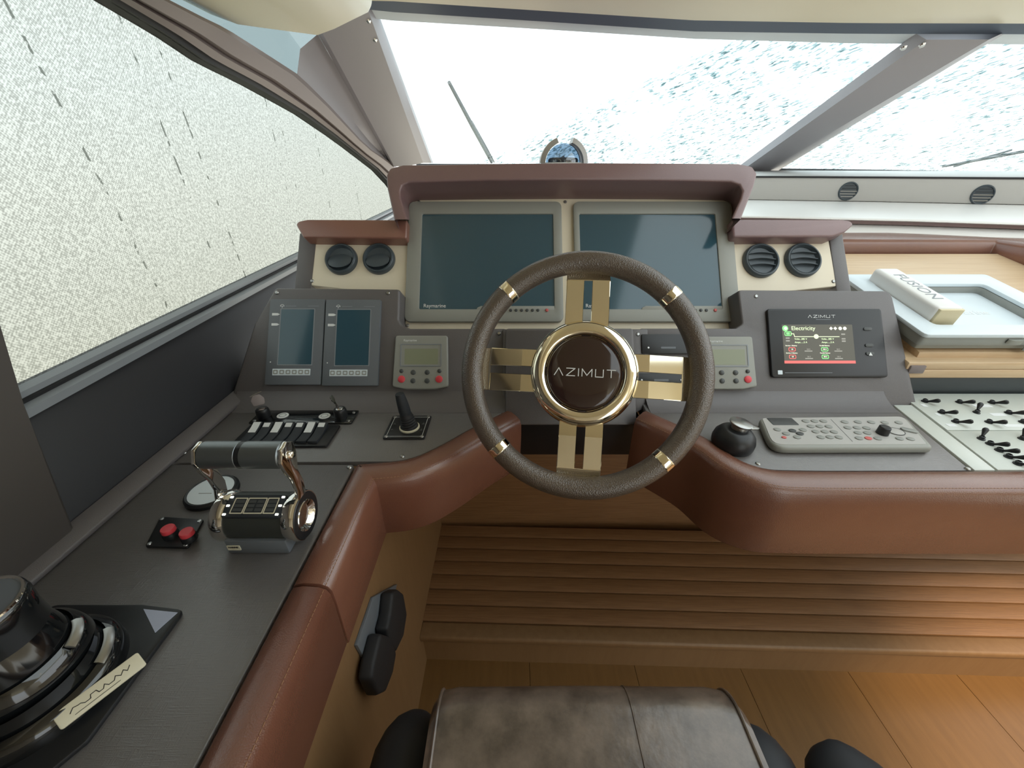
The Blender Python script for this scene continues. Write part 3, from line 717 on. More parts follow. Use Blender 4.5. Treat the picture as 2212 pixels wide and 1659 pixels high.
# ================================================================== CHARTPLOTTERS
def plotter(u0, v0, u1, v1, s0, t0, s1, t1, lab):
    a, b_, w_, h_ = F_MON.rect(u0, v0, u1, v1); t = fthing('chartplotter', lab, 'chartplotter', F_MON, a, b_, .0005, group='chartplotters')
    f2 = F_MON.off(.010); sa, sb, sw_, sh = f2.rect(s0, t0, s1, t1); sa -= a; sb -= b_
    bz = B().prism(rrect(w_, h_, .014, 6), 0, .012, rrect(sw_, sh, .003, 6, sa, sb)).done('bezel', 'warm_grey', t, bevel=.0025, seg=2)
    B().prism(rrect(sw_ + .004, sh + .004, .003, 3, sa, sb), .002, .0085).done('screen', 'screen', t)
    # raised key shelf along the lower right
    kx0 = sa - sw_ / 2 + sw_ * .42; kx1 = sa + sw_ / 2; y0 = sb - sh / 2
    B().prism([(kx0, y0 - .003), (kx1, y0 - .003), (kx1, y0 + .0075), (kx0 + .012, y0 + .0075), (kx0 + .004, y0 + .004)], .004, .0118).done('key_shelf', 'warm_grey', t, bevel=.001)
    k0 = B().lathe([(.0034, 0), (.0034, .0018), (.0026, .0030), (0, .0034)], 12).done('key', 'key_dark', t)
    for i in range(8):
        o = k0 if i == 0 else inst(k0, t)
        o.location = (sa + sw_ / 2 - .026 - .0128 * (8 - i), y0 - .0035, .0118)
    B().lathe([(.0038, 0), (.0038, .0018), (.003, .003), (0, .0034)], 14, (sa + sw_ / 2 - .018, y0 - .0035, .0118)).done('power_key', 'red_key', t)
    text('Raymarine', .0125, 'white_print', t, (sa - sw_ / 2 + .036, y0 + .0085, .0087), rot=0, sx=1.0)
    return t
plotter(881, 441, 1214, 698, 909, 463, 1196, 668, 'grey bezelled chartplotter, left of the dark pair above the steering wheel')
plotter(1240, 441, 1584, 698, 1254, 463, 1552, 668, 'grey bezelled chartplotter, right of the dark pair above the steering wheel')

# ================================================================== DASH AIR VENTS
def vent(fr, u, v, r, lab, louvers):
    a, b_ = fr.px(u, v); t = fthing('air_vent', lab, 'air vent', fr, a, b_, .0003, group='round air vents on the monitor fascia')
    B().lathe([(r, 0), (r * .995, .006), (r * .96, .011), (r * .90, .013), (r * .84, .0125), (r * .80, .009), (r * .76, .004), (r * .5, .0018), (0, .0010)], 48).done('ring', 'vent', t, smooth=50)
    B().lathe([(r * .86, .0127), (r * .84, .0138), (r * .82, .0122)], 48).done('ring_bead', 'vent', t)
    if louvers:
        for dy in (.34, .0, -.34):
            w_ = r * .78 * math.sqrt(1 - dy * dy); o = B().loft([[(-w_ + 2 * w_ * i / 12, r * dy + .10 * r * math.sin(math.pi * i / 12) + d1, c) for (d1, c) in ((0, .001), (.0022, .001), (.0022, .0105), (0, .0105))] for i in range(13)]).done('louver', 'vent', t, bevel=.0005, seg=1)
    else:
        P = circ(r * .74, 28, 0, 0, r * .50)
        fl = B().prism(P, -.0012, .0012).done('flap', 'vent', t, bevel=.0006, seg=2); fl.location = (-.02 * r, -.18 * r, .0105); fl.rotation_euler = (math.radians(-14), 0, math.radians(6))
for i, (u, v, r, lab, lv) in enumerate(((739, 562, .0385, 'round black air vent with tilted flap nearest the side window', 0), (820, 561, .0385, 'round black air vent with tilted flap next to the left chartplotter', 0),
        (1641, 565, .0425, 'round black slatted air vent next to the right chartplotter', 1), (1731, 564, .0425, 'round black slatted air vent at the right end of the monitor fascia', 1))):
    vent(F_MON, u, v, r, lab, lv)
# vents in the white ledge under the right windscreen
def ledge_vent(u, v, lab):
    # find the ledge face by stepping along its plan path
    best = None
    for p, q_ in zip(PATH, PATH[1:]):
        P0 = Vector((p[0], p[1], CAMZ - .08)); d = Vector((q_[0] - p[0], q_[1] - p[1], 0)).normalized(); fr = Frame(P0, d, (0, 0, 1), rel=False)
        a, b_ = fr.px(u, v); L = (Vector(q_) - Vector(p)).length
        if -.01 <= a <= L + .01: best = (fr, a, b_); break
    fr, a, b_ = best; t = fthing('ledge_vent', lab, 'air vent', fr, a, b_, .0005, group='round vents in the white ledge'); r = .033
    B().lathe([(r * 1.06, 0), (r * 1.04, .003), (r * .95, .006), (r * .90, .005), (r * .86, .0015), (0, .0008)], 36).done('ring', 'vent', t)
    for dy in (-.6, -.3, 0, .3, .6):
        w_ = r * .88 * math.sqrt(1 - dy * dy); B().box(-w_, w_, r * dy - .001, r * dy + .001, .001, .005).done('louver', 'rubber' if dy > 0 else 'steel', t)
ledge_vent(1832, 413, 'small round vent in the white ledge nearer the helm'); ledge_vent(2122, 421, 'small round vent in the white ledge at the right edge of the picture')

# ================================================================== ENGINE DISPLAYS
def engine(u0, v0, u1, v1, lab):
    f = F_POD; a, b_, w_, h_ = f.rect(u0, v0, u1, v1); t = fthing('engine_display', lab, 'display', f, a, b_, .0003, group='engine displays on the left pod')
    B().prism(rrect(w_, h_, .002, 2), 0, .009).done('body', 'grey_face', t, bevel=.0008)
    sw_, sh, cx, cy = w_ * .60, h_ * .645, w_ * .02, h_ * .055
    B().prism(rrect(sw_ + .004, sh + .004, .0015, 2, cx, cy), .0088, .0096, rrect(sw_, sh, .001, 2, cx, cy)).done('screen_border', 'frame_grey', t)
    B().prism(rrect(sw_, sh, .001, 2, cx, cy), .0088, .0093).done('screen', 'screen', t)
    kw = w_ * .68; ks = B().prism(rrect(kw, h_ * .075, .0008, 2, -w_ * .03, -h_ * .355), .0088, .0096).done('key_strip', 'label_cream', t); ks.data.materials[0] = M_['pale_blue_plastic']
    k0 = None
    for i in range(6):
        if k0 is None: k0 = B().prism(rrect(kw * .115, h_ * .048, .0012, 2), 0, .0009, rrect(kw * .07, h_ * .026, .0008, 2)).done('key', 'key_grey', ks); o = k0
        else: o = inst(k0, ks)
        o.location = (-w_ * .03 - kw / 2 + kw * (i + .5) / 6, -h_ * .355, .0096)
    for j, yy in enumerate((.305, .185)):
        B().prism([(-w_ * .445, h_ * yy), (-w_ * .345, h_ * yy), (-w_ * .30, h_ * (yy + .014)), (-w_ * .345, h_ * (yy + .028)), (-w_ * .445, h_ * (yy + .028))], .009, .0093).done('marker', 'white_print', t)
    # little umbrella emblem and a line of fine print
    lx, ly, r = -w_ * .27, h_ * .415, .0042
    um = [(lx + r * math.cos(math.pi * i / 8), ly + r * .9 * math.sin(math.pi * i / 8)) for i in range(9)]
    strokes([um + [um[0]], [(lx, ly), (lx, ly - .0035)]], .0009, 'white_print', t, .009, name='emblem')
    B().box(lx + .008, lx + .031, ly - .0004, ly + .0010, .009, .0092).done('fine_print', 'frame_grey', t)
    B().box(w_ * .20, w_ * .40, ly - .0004, ly + .0008, .009, .0092).done('fine_print', 'frame_grey', t)
    B().lathe([(0, .0004), (.0012, .0003), (.0014, 0)], 8, (-w_ * .42, -h_ * .24, .009)).done('indicator', 'white_print', t)
engine(583, 649, 701, 832, 'slim grey engine display, left of the pair on the left pod')
engine(704, 650, 822, 834, 'slim grey engine display, right of the pair on the left pod')

# ================================================================== AUTOPILOT HEADS
def pilot(u0, v0, u1, v1, lab):
    f = F_POD; a, b_, w_, h_ = f.rect(u0, v0, u1, v1); t = fthing('autopilot_head', lab, 'autopilot', f, a, b_, .0003, group='autopilot heads')
    P = rounded([(-w_ * .47, h_ / 2), (w_ * .47, h_ / 2), (w_ / 2, -h_ * .45), (w_ * .25, -h_ / 2), (-w_ * .25, -h_ / 2), (-w_ / 2, -h_ * .45)], [.006, .006, .006, .02, .02, .006], 4)
    B().prism(P, 0, .011).done('body', 'warm_grey', t, bevel=.003, seg=3)
    B().prism(rrect(w_ * .74, h_ * .42, .002, 2, 0, h_ * .13), .0108, .0122, rrect(w_ * .70, h_ * .385, .0015, 2, 0, h_ * .13)).done('window_frame', 'frame_grey', t)
    B().prism(rrect(w_ * .70, h_ * .385, .0015, 2, 0, h_ * .13), .0105, .0114).done('window', 'label_cream', t).data.materials[0] = M_['warm_grey']
    B().prism(rrect(w_ * .60, h_ * .29, .001, 2, .001, h_ * .105), .0112, .0117).done('lcd', 'lcd', t)
    text('Raymarine', .0068, 'white_print', t, (-w_ * .20, h_ * .405, .0112))
    k0 = B().lathe([(.0055, 0), (.0055, .0015), (.004, .0028), (0, .0033)], 14).done('key', 'key_dark', t); n = 0
    for (x, y, s_) in ((-.34, -.165, .8), (-.13, -.19, 1), (.12, -.19, 1), (.34, -.165, .8), (-.13, -.345, 1), (.12, -.345, 1)):
        o = k0 if n == 0 else inst(k0, t); n += 1; o.location = (w_ * x, h_ * y, .0109); o.scale = (s_, s_, 1)
    r0 = B().lathe([(.0078, 0), (.0078, .0018), (.006, .003), (0, .0036)], 18).done('red_key', 'red', t); r0.location = (-w_ * .335, -h_ * .315, .0109)
    inst(r0, t, (w_ * .335, -h_ * .315, .0109))
pilot(852, 727, 971, 842, 'grey autopilot head with green display beside the engine displays')
pilot(1508, 729, 1626, 842, 'grey autopilot head partly hidden behind the right of the wheel rim')

# ================================================================== ELECTRICITY MONITOR (right pod)
f = F_POD; a, b_, w_, h_ = f.rect(1658, 669, 1904, 816); t = fthing('electrical_monitor', 'black switch board monitor showing a lit Electricity page', 'monitor', f, a, b_, .0003)
B().prism(rrect(w_, h_, .006, 3), 0, .008).done('body', 'black', t, bevel=.002)
f2 = f.off(.009); sa, sb, sw_, sh = f2.rect(1692, 701, 1845, 785); sa -= a; sb -= b_
scn = B().prism(rrect(sw_, sh, .001, 2, sa, sb), .0075, .0083).done('screen', 'scr_bg', t)
X = lambda fx: sa - sw_ / 2 + sw_ * fx
Y = lambda fy: sb + sh / 2 - sh * fy
Zs = .0084
text('Electricity', sh * .145, 'scr_pale', scn, (X(.30), Y(.10), Zs), name='page_title', sx=1.05)
B().prism(circ(sh * .075, 16, X(.045), Y(.10)), .0083, Zs + .0002).done('page_icon', 'scr_green', scn)
B().prism(circ(sh * .04, 12, X(.05), Y(.10)), Zs, Zs + .0004).done('page_icon', 'scr_white', scn)
for i, xx in enumerate((.695, .755, .825, .89)): B().prism(circ(sh * .045, 10 if i > 1 else 4, X(xx), Y(.10)), .0083, Zs + .0002).done('tool_icon', 'scr_white', scn)
strokes([[(X(.12), Y(.24)), (X(.16), Y(.24)), (X(.17), Y(.315)), (X(.80), Y(.315))]], sh * .016, 'scr_pale', scn, .0083, name='bus_line')
B().prism(circ(sh * .06, 18, X(.475), Y(.31)), .0083, Zs + .0003).done('bus_node', 'scr_pale', scn)
def sframe(cx, cy, w2, h2, m, nm='value_box'): return B().prism(rrect(w2, h2, h2 * .3, 3, cx, cy), .0083, Zs, rrect(w2 * .82, h2 * .68, h2 * .2, 3, cx, cy)).done(nm, m, scn)
sframe(X(.08), Y(.235), sw_ * .10, sh * .12, 'scr_green', 'source_box'); B().prism(rrect(sw_ * .05, sh * .06, .0005, 2, X(.08), Y(.235)), .0083, Zs).done('source_box', 'scr_green', scn)
for xx in (.165, .545):
    text('Volts...385 V', sh * .062, 'scr_pale', scn, (X(xx), Y(.375), Zs), name='reading', align='LEFT'); text('Amps......2 A', sh * .062, 'scr_pale', scn, (X(xx), Y(.46), Zs), name='reading', align='LEFT')
for xx, yy, m_2 in ((.07, .35, 'scr_dim'), (.07, .42, 'scr_dim'), (.86, .25, 'scr_dim'), (.86, .37, 'scr_dim'), (.86, .43, 'scr_dim')): B().prism(rrect(sw_ * .055, sh * .035, .0004, 2, X(xx), Y(yy)), .0083, Zs).done('side_icon', m_2, scn)
for xx, nm in ((.03, 'Service 1 Battery'), (.51, 'Parallel Battery')):
    text(nm, sh * .042, 'scr_white', scn, (X(xx), Y(.545), Zs), name='caption', align='LEFT'); text(nm.replace('1', '2'), sh * .042, 'scr_white', scn, (X(xx), Y(.735), Zs), name='caption', align='LEFT')
for yy, g in ((.64, 'scr_green'), (.83, 'scr_green')):
    sframe(X(.12), Y(yy), sw_ * .10, sh * .11, 'scr_red'); sframe(X(.58), Y(yy), sw_ * .10, sh * .11, g)
    for xx in (.12, .58, .35, .77): text('10' if xx == .12 else '28.5', sh * .055, 'scr_white' if xx in (.12, .58) else 'scr_dim', scn, (X(xx), Y(yy), Zs), name='reading')
    for xx in (.35, .77): B().prism(rrect(sw_ * .11, sh * .025, .0003, 2, X(xx), Y(yy + .045)), .0083, Zs).done('reading', 'scr_dim', scn)
B().box(X(.0), X(1.0), Y(1.0), Y(.93), .0083, Zs).done('alarm_bar', 'scr_red', scn)
strokes(azimut(.060, .0060, -.038, h_ * .365), .0008, 'white_print', t, .008, name='brand_lettering')
B().box(-.021, .012, h_ * .335, h_ * .34, .008, .0082).done('fine_print', 'frame_grey', t)
B().prism(rrect(.010, .009, .001, 2, -w_ * .43, -h_ * .43), .008, .0083).done('badge', 'pale_blue_plastic', t); B().box(-w_ * .39, w_ * .02, -h_ * .44, -h_ * .43, .008, .0082).done('fine_print', 'grey_face', t)
for yy in (.20, -.04, -.16): B().prism(rrect(.018, .007, .003, 3, w_ * .36, h_ * yy), .008, .0095).done('key', 'key_dark', t, bevel=.0006)
B().prism([(w_ * .36 - .004, -h_ * .19), (w_ * .36 + .004, -h_ * .19), (w_ * .36, -h_ * .14)], .0095, .0099).done('key_arrow', 'white_print', t)

# ================================================================== KEYBOARD on the right console
FK = F_CON.off(.016)
ka0, kb0 = FK.px(1664, 966); ka1, _ = FK.px(2016, 968); _, kb1 = FK.px(1800, 900)
kw_, kh_ = ka1 - ka0, kb1 - kb0; kcx, kcy = (ka0 + ka1) / 2, (kb0 + kb1) / 2
t = fthing('control_keyboard', 'flat grey keypad with a black knob lying on the right console', 'keypad', F_CON, kcx, kcy, .0003)
KB = [(x - kcx, y - kcy) for x, y in FK.pts([(1640, 903), (1957, 899), (2019, 966), (1668, 967)])]
B().prism(rounded(KB, [.012, .012, .012, .024], 5), 0, .016).done('body', 'warm_grey', t, bevel=.006, seg=3)
B().prism(rounded([(x * .955, y * .90 + .003) for x, y in KB], [.008, .008, .008, .016], 4), .0155, .0164).done('top_plate', 'key_grey', t).data.materials[0] = M_['grey_panel']
def kp(zx, zy): a_, c_ = FK.px(1620 + zx / 5.267, 880 + zy / 5.267); return a_ - kcx, c_ - kcy
kb = B().prism(circ(.0068, 16, 0, 0, .0052), 0, .0018).done('key', 'key_grey', t, bevel=.0008); nfirst = True
kd = None
for zx, zy in ((310, 258), (410, 305), (600, 262), (535, 345), (632, 162), (733, 162), (833, 162), (690, 222), (790, 222), (893, 225), (745, 282), (848, 282), (953, 285), (803, 345), (905, 345), (1010, 347),
               (1075, 172), (1225, 172), (1378, 175), (1530, 180), (1690, 180), (1108, 237), (1215, 237), (1322, 240), (1225, 295), (1332, 297), (1238, 357), (1452, 360), (1700, 362), (1825, 365)):
    x, y = kp(zx, zy); o = kb if nfirst else inst(kb, t); nfirst = False; o.location = (x, y, .0163)
for zx, zy in ((480, 272), (565, 305)):
    x, y = kp(zx, zy)
    if kd is None: kd = B().prism(circ(.0068, 16, 0, 0, .0052), 0, .002).done('dark_key', 'key_dark', t, bevel=.0008); kd.location = (x, y, .0163)
    else: inst(kd, t, (x, y, .0163))
rk = B().prism(circ(.0062, 16, 0, 0, .0048), 0, .0018).done('red_key', 'red_key', t, bevel=.0008); rk.location = (*kp(1343, 358), .0163); inst(rk, t, (*kp(385, 348), .0163)).scale = (.7, .7, 1)
pad = B().prism(circ(.0145, 24, 0, 0, .0125), 0, .0012).done('cursor_pad', 'grey_panel', t, bevel=.0005); pad.location = (*kp(1655, 280), .0163)
B().prism(circ(.0148, 24, 0, 0, .0128), 0, .0006, circ(.0135, 24, 0, 0, .0115)).done('pad_ring', 'key_dark', pad).location = (0, 0, .0008)
rz = B().prism(rrect(.026, .012, .006, 4), 0, .003).done('range_rocker', 'key_grey', t, bevel=.001); rz.location = (*kp(1808, 270), .0163); rz.rotation_euler = (0, 0, -.5)
kn = B().lathe([(.0098, 0), (.0095, .006), (.0090, .014), (.0075, .0155), (0, .0158)], 24).done('knob', 'black', t); kn.location = (*kp(1500, 300), .0163)
sx_, sy_ = kp(370, 165); B().prism(rrect(.050, .024, .002, 2, sx_, sy_), .0160, .0172).done('card_door', 'key_dark', t, bevel=.0006)
dx0, dx1 = kp(920, 140), kp(1165, 392); strokes([[dx0, dx1]], .0008, 'key_dark', t, .0163, name='divider_line')

# ================================================================== ROTARY KNOB beside the wheel
a, b_ = F_CON.px(1580, 962); t = fthing('rotary_control', 'domed black rotary control with a silver top disc right of the wheel', 'knob', F_CON, a, b_, .0003)
B().lathe([(.034, 0), (.036, .006), (.0365, .014), (.034, .024), (.028, .032), (.022, .036), (.018, .037), (0, .037)], 48).done('base', 'black', t, smooth=50)
tl_ = Matrix.Translation((.006, .004, .036)) @ Matrix.Rotation(math.radians(6), 4, 'Y')
B().lathe([(.015, -.002), (.0145, .006), (.019, .009), (.0195, .0115), (.018, .0125), (0, .0125)], 36, (0, 0, 0)).xf(tl_).done('cap', 'steel', t)
B().prism([(.012, -.009), (.030, -.006), (.036, -.002), (.030, .010), (.012, .014)], .002, .005).xf(tl_).done('pointer', 'steel', t, bevel=.0008)

# ================================================================== THROTTLE
a, b_ = F_CON.px(562, 1188); t = fthing('engine_throttle', 'twin lever engine throttle with brushed grips and chrome drum ends', 'throttle', F_CON, a + .003, b_ + .004, .0003)
B().box(-.040, .040, -.010, .050, 0, .024).done('foot', 'grey_face', t, bevel=.002)
B().prism(rrect(.017, .0085, .0008, 2, -.030, .0), -.0006, .0006).xf(Matrix.Translation((0, -.0103, .012)) @ Matrix.Rotation(math.radians(90), 4, 'X')).done('label', 'label_cream', t)
text('MARINE', .0036, 'black', t, (-.030, -.0113, .0135), rot3=(math.pi / 2, 0, 0), name='label_lettering')
RX = Matrix.Rotation(math.radians(90), 4, 'Y'); DC = Vector((.002, .022, .0375)); DR = .0305
B().lathe([(0, -.042), (DR, -.042), (DR, .042), (0, .042)], 56, (0, 0, 0), RX).xf(Matrix.Translation(DC)).done('drum', 'drum', t, smooth=40)
def ring(x, s_, nm='end_ring'):
    e_ = B().lathe([(DR * .9, -.004 * s_), (DR * 1.03, -.003 * s_), (DR * 1.10, .002 * s_), (DR * 1.11, .010 * s_), (DR * 1.06, .0135 * s_), (DR * .86, .0135 * s_), (DR * .84, .011 * s_)], 56, (0, 0, 0), RX).xf(Matrix.Translation(DC + Vector((x, 0, 0)))).done(nm, 'chrome', t, smooth=40)
    B().lathe([(DR * 1.03, .0136 * s_), (DR * .99, .0146 * s_), (DR * .72, .0146 * s_), (DR * .70, .012 * s_)], 56, (0, 0, 0), RX).xf(Matrix.Translation(DC + Vector((x, 0, 0)))).done('end_band', 'black', e_)
    B().lathe([(DR * .71, .0146 * s_), (DR * .69, .0156 * s_), (DR * .64, .0146 * s_), (DR * .5, .009 * s_), (0, .007 * s_)], 56, (0, 0, 0), RX).xf(Matrix.Translation(DC + Vector((x, 0, 0)))).done('end_dish', 'chrome', e_)
ring(.0405, 1); ring(-.0405, -1)
KP = Matrix.Translation(DC + Vector((.0, 0, 0))) @ Matrix.Scale(.82, 4, (1, 0, 0)) @ Matrix.Rotation(math.radians(22), 4, 'X') @ Matrix.Translation((0, 0, DR - .0035))
kpd = B().prism(rrect(.090, .030, .002, 2), -.004, .0045).xf(KP).done('keypad', 'rubber', t, bevel=.0006)
for (x, w2) in ((-.024, .020), (.002, .030), (.027, .018)):
    B().prism(rrect(w2, .0215, .001, 2, x, 0), .0045, .0049, rrect(w2 - .003, .0185, .001, 2, x, 0)).xf(KP).done('key_frame', 'label_cream', kpd)
    for iy in (-1, 0, 1):
        for ix in ((-1, 1) if w2 > .025 else (0,)): B().prism(rrect(w2 * (.36 if w2 > .025 else .7), .0040, .0006, 2, x + ix * w2 * .22, iy * .0055), .0045, .005).xf(KP).done('key', 'key_dark', kpd)
for sx2 in (-.041, .041):
    for y in (-.0115, 0, .0115): B().prism(rrect(.005, .0026, .0004, 1, sx2, y), .0045, .005).xf(KP).done('status_light', 'led', kpd)
GC = DC + Vector((0, .006, .098)); GR = .0172
for s_, x0, x1 in ((-1, -.0495, -.0025), (1, .0015, .0495)):
    lv = B()
    xa = DC.x + (-.0555 if s_ < 0 else .0495)
    prof = [(DC.y - .010, DC.z + .016), (DC.y + .012, DC.z + .016), (DC.y + .018, DC.z + .046), (GC.y + .008, GC.z - .030), (GC.y + .0165, GC.z - .008), (GC.y + .016, GC.z + .009), (GC.y + .004, GC.z + .0178), (GC.y - .010, GC.z + .0145), (GC.y - .0178, GC.z - .001), (GC.y - .014, GC.z - .018), (GC.y - .008, GC.z - .034), (DC.y + .000, DC.z + .044)]
    lv.loft([[(xa + dx, y, z) for y, z in prof] for dx in (0, .0055)])
    L_ = lv.done('lever_arm', 'chrome', t, bevel=.0016, seg=2)
    B().lathe([(GR * .9, x0), (GR, x0 + .0015), (GR, x1 - .0015), (GR * .9, x1)], 40, (0, 0, 0), RX).xf(Matrix.Translation(GC)).done('grip', 'grip', L_, smooth=40)
    if s_ > 0: B().lathe([(.0042, 0), (.0058, .0012), (.0058, .0025), (.004, .0035), (.003, .001), (0, .001)], 20, (0, 0, 0), RX).xf(Matrix.Translation(Vector((xa + .0055, GC.y, GC.z)))).done('pivot_bolt', 'chrome', L_)
B().lathe([(GR * .97, -.0045), (GR * .97, .0025)], 40, (0, 0, 0), RX).xf(Matrix.Translation(GC)).done('grip_gap', 'black', t)

# ---- dial behind the throttle
a, b_ = F_CON.px(460, 1066); t = fthing('round_gauge', 'round white faced gauge lying flat behind the throttle levers', 'gauge', F_CON, a, b_, .0003)
B().lathe([(.037, 0), (.037, .005), (.034, .008), (.031, .0075)], 40).done('housing', 'black', t)
B().lathe([(.0325, .0055), (.0325, .0072), (0, .0076)], 40).done('face', 'pale_blue_plastic', t)
B().lathe([(.0022, .0074), (.0022, .0085), (0, .009)], 10, (.010, .012, 0)).done('indicator', 'led_green', t)
B().box(-.014, .006, -.008, -.0072, .0072, .0079).done('marking', 'key_grey', t)
# ---- two red stop buttons
PLT = F_CON.pts([(349, 1120), (442, 1126), (408, 1187), (316, 1184)]); cx_ = sum(p[0] for p in PLT) / 4; cy_ = sum(p[1] for p in PLT) / 4
t = fthing('stop_button_panel', 'small black panel with two red push buttons on the left console', 'button panel', F_CON, cx_, cy_, .0003)
pl_ = [(p[0] - cx_, p[1] - cy_) for p in PLT]; B().prism(rounded(pl_, .003, 2), 0, .004).done('plate', 'black', t, bevel=.001)
fbtn = F_CON.off(.018); rb = None
for (u, v) in ((362, 1142), (402, 1149)):
    x, y = fbtn.px(u, v); x -= cx_; y -= cy_
    B().lathe([(.0095, .004), (.0095, .010), (.0085, .012), (.0085, .013)], 24, (x, y, 0)).done('button_collar', 'black', t)
    if rb is None: rb = B().lathe([(.0085, 0), (.0085, .005), (.0078, .0065), (0, .007)], 24).done('button', 'red', t); rb.location = (x, y, .0125)
    else: inst(rb, t, (x, y, .0125))
for p in pl_: B().lathe([(0, .0013), (.0026, .001), (.003, 0)], 10, (p[0] * .86, p[1] * .84, .004)).done('screw', 'steel', t)

# ---- row of rocker switches
RP = F_CON.pts([(545, 921), (736, 926), (706, 970), (500, 962)])
ra0, ra1 = min(p[0] for p in RP), max(p[0] for p in RP); rb0 = F_CON.px(610, 968)[1]; rb1 = F_CON.px(640, 922)[1]
t = fthing('rocker_switch_panel', 'black panel with a row of seven rocker switches behind the throttle', 'switch panel', F_CON, (ra0 + ra1) / 2, (rb0 + rb1) / 2, .0003)
pw, ph = (ra1 - ra0) * .98, (rb1 - rb0); B().prism(rrect(pw, ph, .003, 2), 0, .005).done('frame', 'black', t, bevel=.0015)
rk0 = None
for i in range(7):
    x = -pw / 2 + .012 + (pw - .030) * (i + .5) / 7; w2 = (pw - .030) / 7 * .86; hh = ph * .80
    rows = [[(-w2 / 2, y, .004), (w2 / 2, y, .004), (w2 / 2, y, z), (-w2 / 2, y, z)] for y, z in ((-hh / 2, .0105), (-hh * .25, .0088), (0, .009), (hh * .25, .012), (hh / 2, .017))]
    if rk0 is None: rk0 = B().loft(rows).done('rocker', 'rubber', t, bevel=.0012, seg=2); o = rk0
    else: o = inst(rk0, t)
    o.location = (x, 0, 0)
    if i in (0, 2, 5): lb = B().loft([[(-w2 * .38, y, z + .0003), (w2 * .38, y, z + .0003), (w2 * .38, y, z + .0007), (-w2 * .38, y, z + .0007)] for y, z in ((hh * .02, .0092), (hh * .25, .0120), (hh * .47, .0162))]).done('rocker_label', 'white_print', o)
    else: lb = B().loft([[(-w2 * .36, y, z + .0003), (w2 * .3, y, z + .0003), (w2 * .3, y, z + .0007), (-w2 * .36, y, z + .0007)] for y, z in ((hh * .27, .0124), (hh * .44, .0157))]).done('rocker_label', 'white_print', o)
# ---- ignition key panel
a, b_, w_, h_ = F_CON.rect(551, 889, 768, 917); t = fthing('ignition_panel', 'black ignition panel with two key switches and two silver badges', 'ignition panel', F_CON, a, b_, .0003)
B().prism(rrect(w_, h_, .003, 2), 0, .003).done('plate', 'black_gloss', t, bevel=.0006)
for i, (u, v) in enumerate(((572, 902), (738, 902))):
    x, y = F_CON.px(u, v); x -= a; y -= b_
    ks = B().lathe([(.0125, .003), (.0130, .008), (.0125, .016), (.0118, .020), (.0105, .0215), (.0075, .0215), (.007, .0195), (0, .0195)], 28, (x, y, 0)).done('key_switch', 'black', t)
    B().lathe([(.0072, .0195), (.0070, .0220), (.0045, .0225), (0, .0222)], 20, (x, y, 0)).done('lock_barrel', 'chrome', ks)
    if i: B().prism(rounded([(-.0018, 0), (.0018, 0), (.0022, .018), (.0045, .022), (.0045, .032), (-.0045, .032), (-.0045, .022), (-.0022, .018)], .001, 2), -.0008, .0008).xf(Matrix.Translation((x - .001, y, .020)) @ Matrix.Rotation(math.radians(8), 4, 'X') @ Matrix.Rotation(math.radians(70), 4, 'Z') if False else Matrix.Translation((x - .001, y, .020)) @ Matrix.Rotation(math.radians(82), 4, 'Z') @ Matrix.Rotation(math.radians(70), 4, 'X')).done('key', 'chrome', ks)
    else:
        B().prism(rounded([(-.010, .014), (.010, .014), (.012, .026), (.006, .036), (-.006, .036), (-.012, .026)], .004, 3), -.002, .002).xf(Matrix.Translation((x - .002, y, .014)) @ Matrix.Rotation(math.radians(35), 4, 'Z') @ Matrix.Rotation(math.radians(70), 4, 'X')).done('key_head', 'pillar_brown', ks, bevel=.001)
        B().tube([(x - .018, y + .004, .046), (x - .008, y + .012, .050), (x, y + .016, .052)], .0008, 6).done('key_ring', 'steel', ks)
for (u, v) in ((612, 901), (702, 902)):
    x, y = F_CON.px(u, v); bd = B().prism(circ(.0115, 24, x - a, y - b_, .0105), .003, .0042).done('badge', 'white_print', t, bevel=.0005)
    B().prism(circ(.0075, 24, x - a, y - b_, .0062), .0042, .0046, circ(.0062, 24, x - a, y - b_, .005)).done('badge_ring', 'frame_grey', bd)
for sx2, sy2 in ((.46, .32), (.46, -.32), (-.46, -.32), (-.46, .32)): B().lathe([(0, .0014), (.003, .001), (.0034, 0)], 10, (w_ * sx2, h_ * sy2, .003)).done('screw', 'white_print', t).data.materials[0] = M_['steel']
# ---- joystick
a, b_, w_, h_ = F_CON.rect(838, 901, 925, 950); t = fthing('thruster_joystick', 'small black joystick with ribbed boot on a square plate left of the wheel', 'joystick', F_CON, a, b_, .0003)
B().prism(rrect(w_, h_, .003, 2), 0, .0035).done('plate', 'black', t, bevel=.0008)
B().prism(rrect(w_ * .86, h_ * .86, .002, 2), .0034, .0038, rrect(w_ * .845, h_ * .845, .002, 2)).done('plate_line', 'white_print', t)
for sx2, sy2 in ((.43, .43), (.43, -.43), (-.43, -.43), (-.43, .43)): B().lathe([(0, .0016), (.003, .0012), (.0036, 0)], 12, (w_ * sx2, h_ * sy2, .0035)).done('screw', 'steel', t)
for sx2 in (-.36, .36):
    for sy2 in (-.15, .12): B().prism([(w_ * sx2 - .003, h_ * sy2 - .003), (w_ * sx2 + .003, h_ * sy2 - .003), (w_ * sx2, h_ * sy2 + .004)], .0035, .004).done('arrow', 'key_dark', t)
B().lathe([(.0195, .0035), (.0195, .006), (.0175, .0075), (.0165, .0065)], 32, (.004, -.004, 0)).done('boot_collar', 'label_cream', t)
TJ = Matrix.Translation((.004, -.004, .005)) @ Matrix.Rotation(math.radians(-7), 4, 'Y')
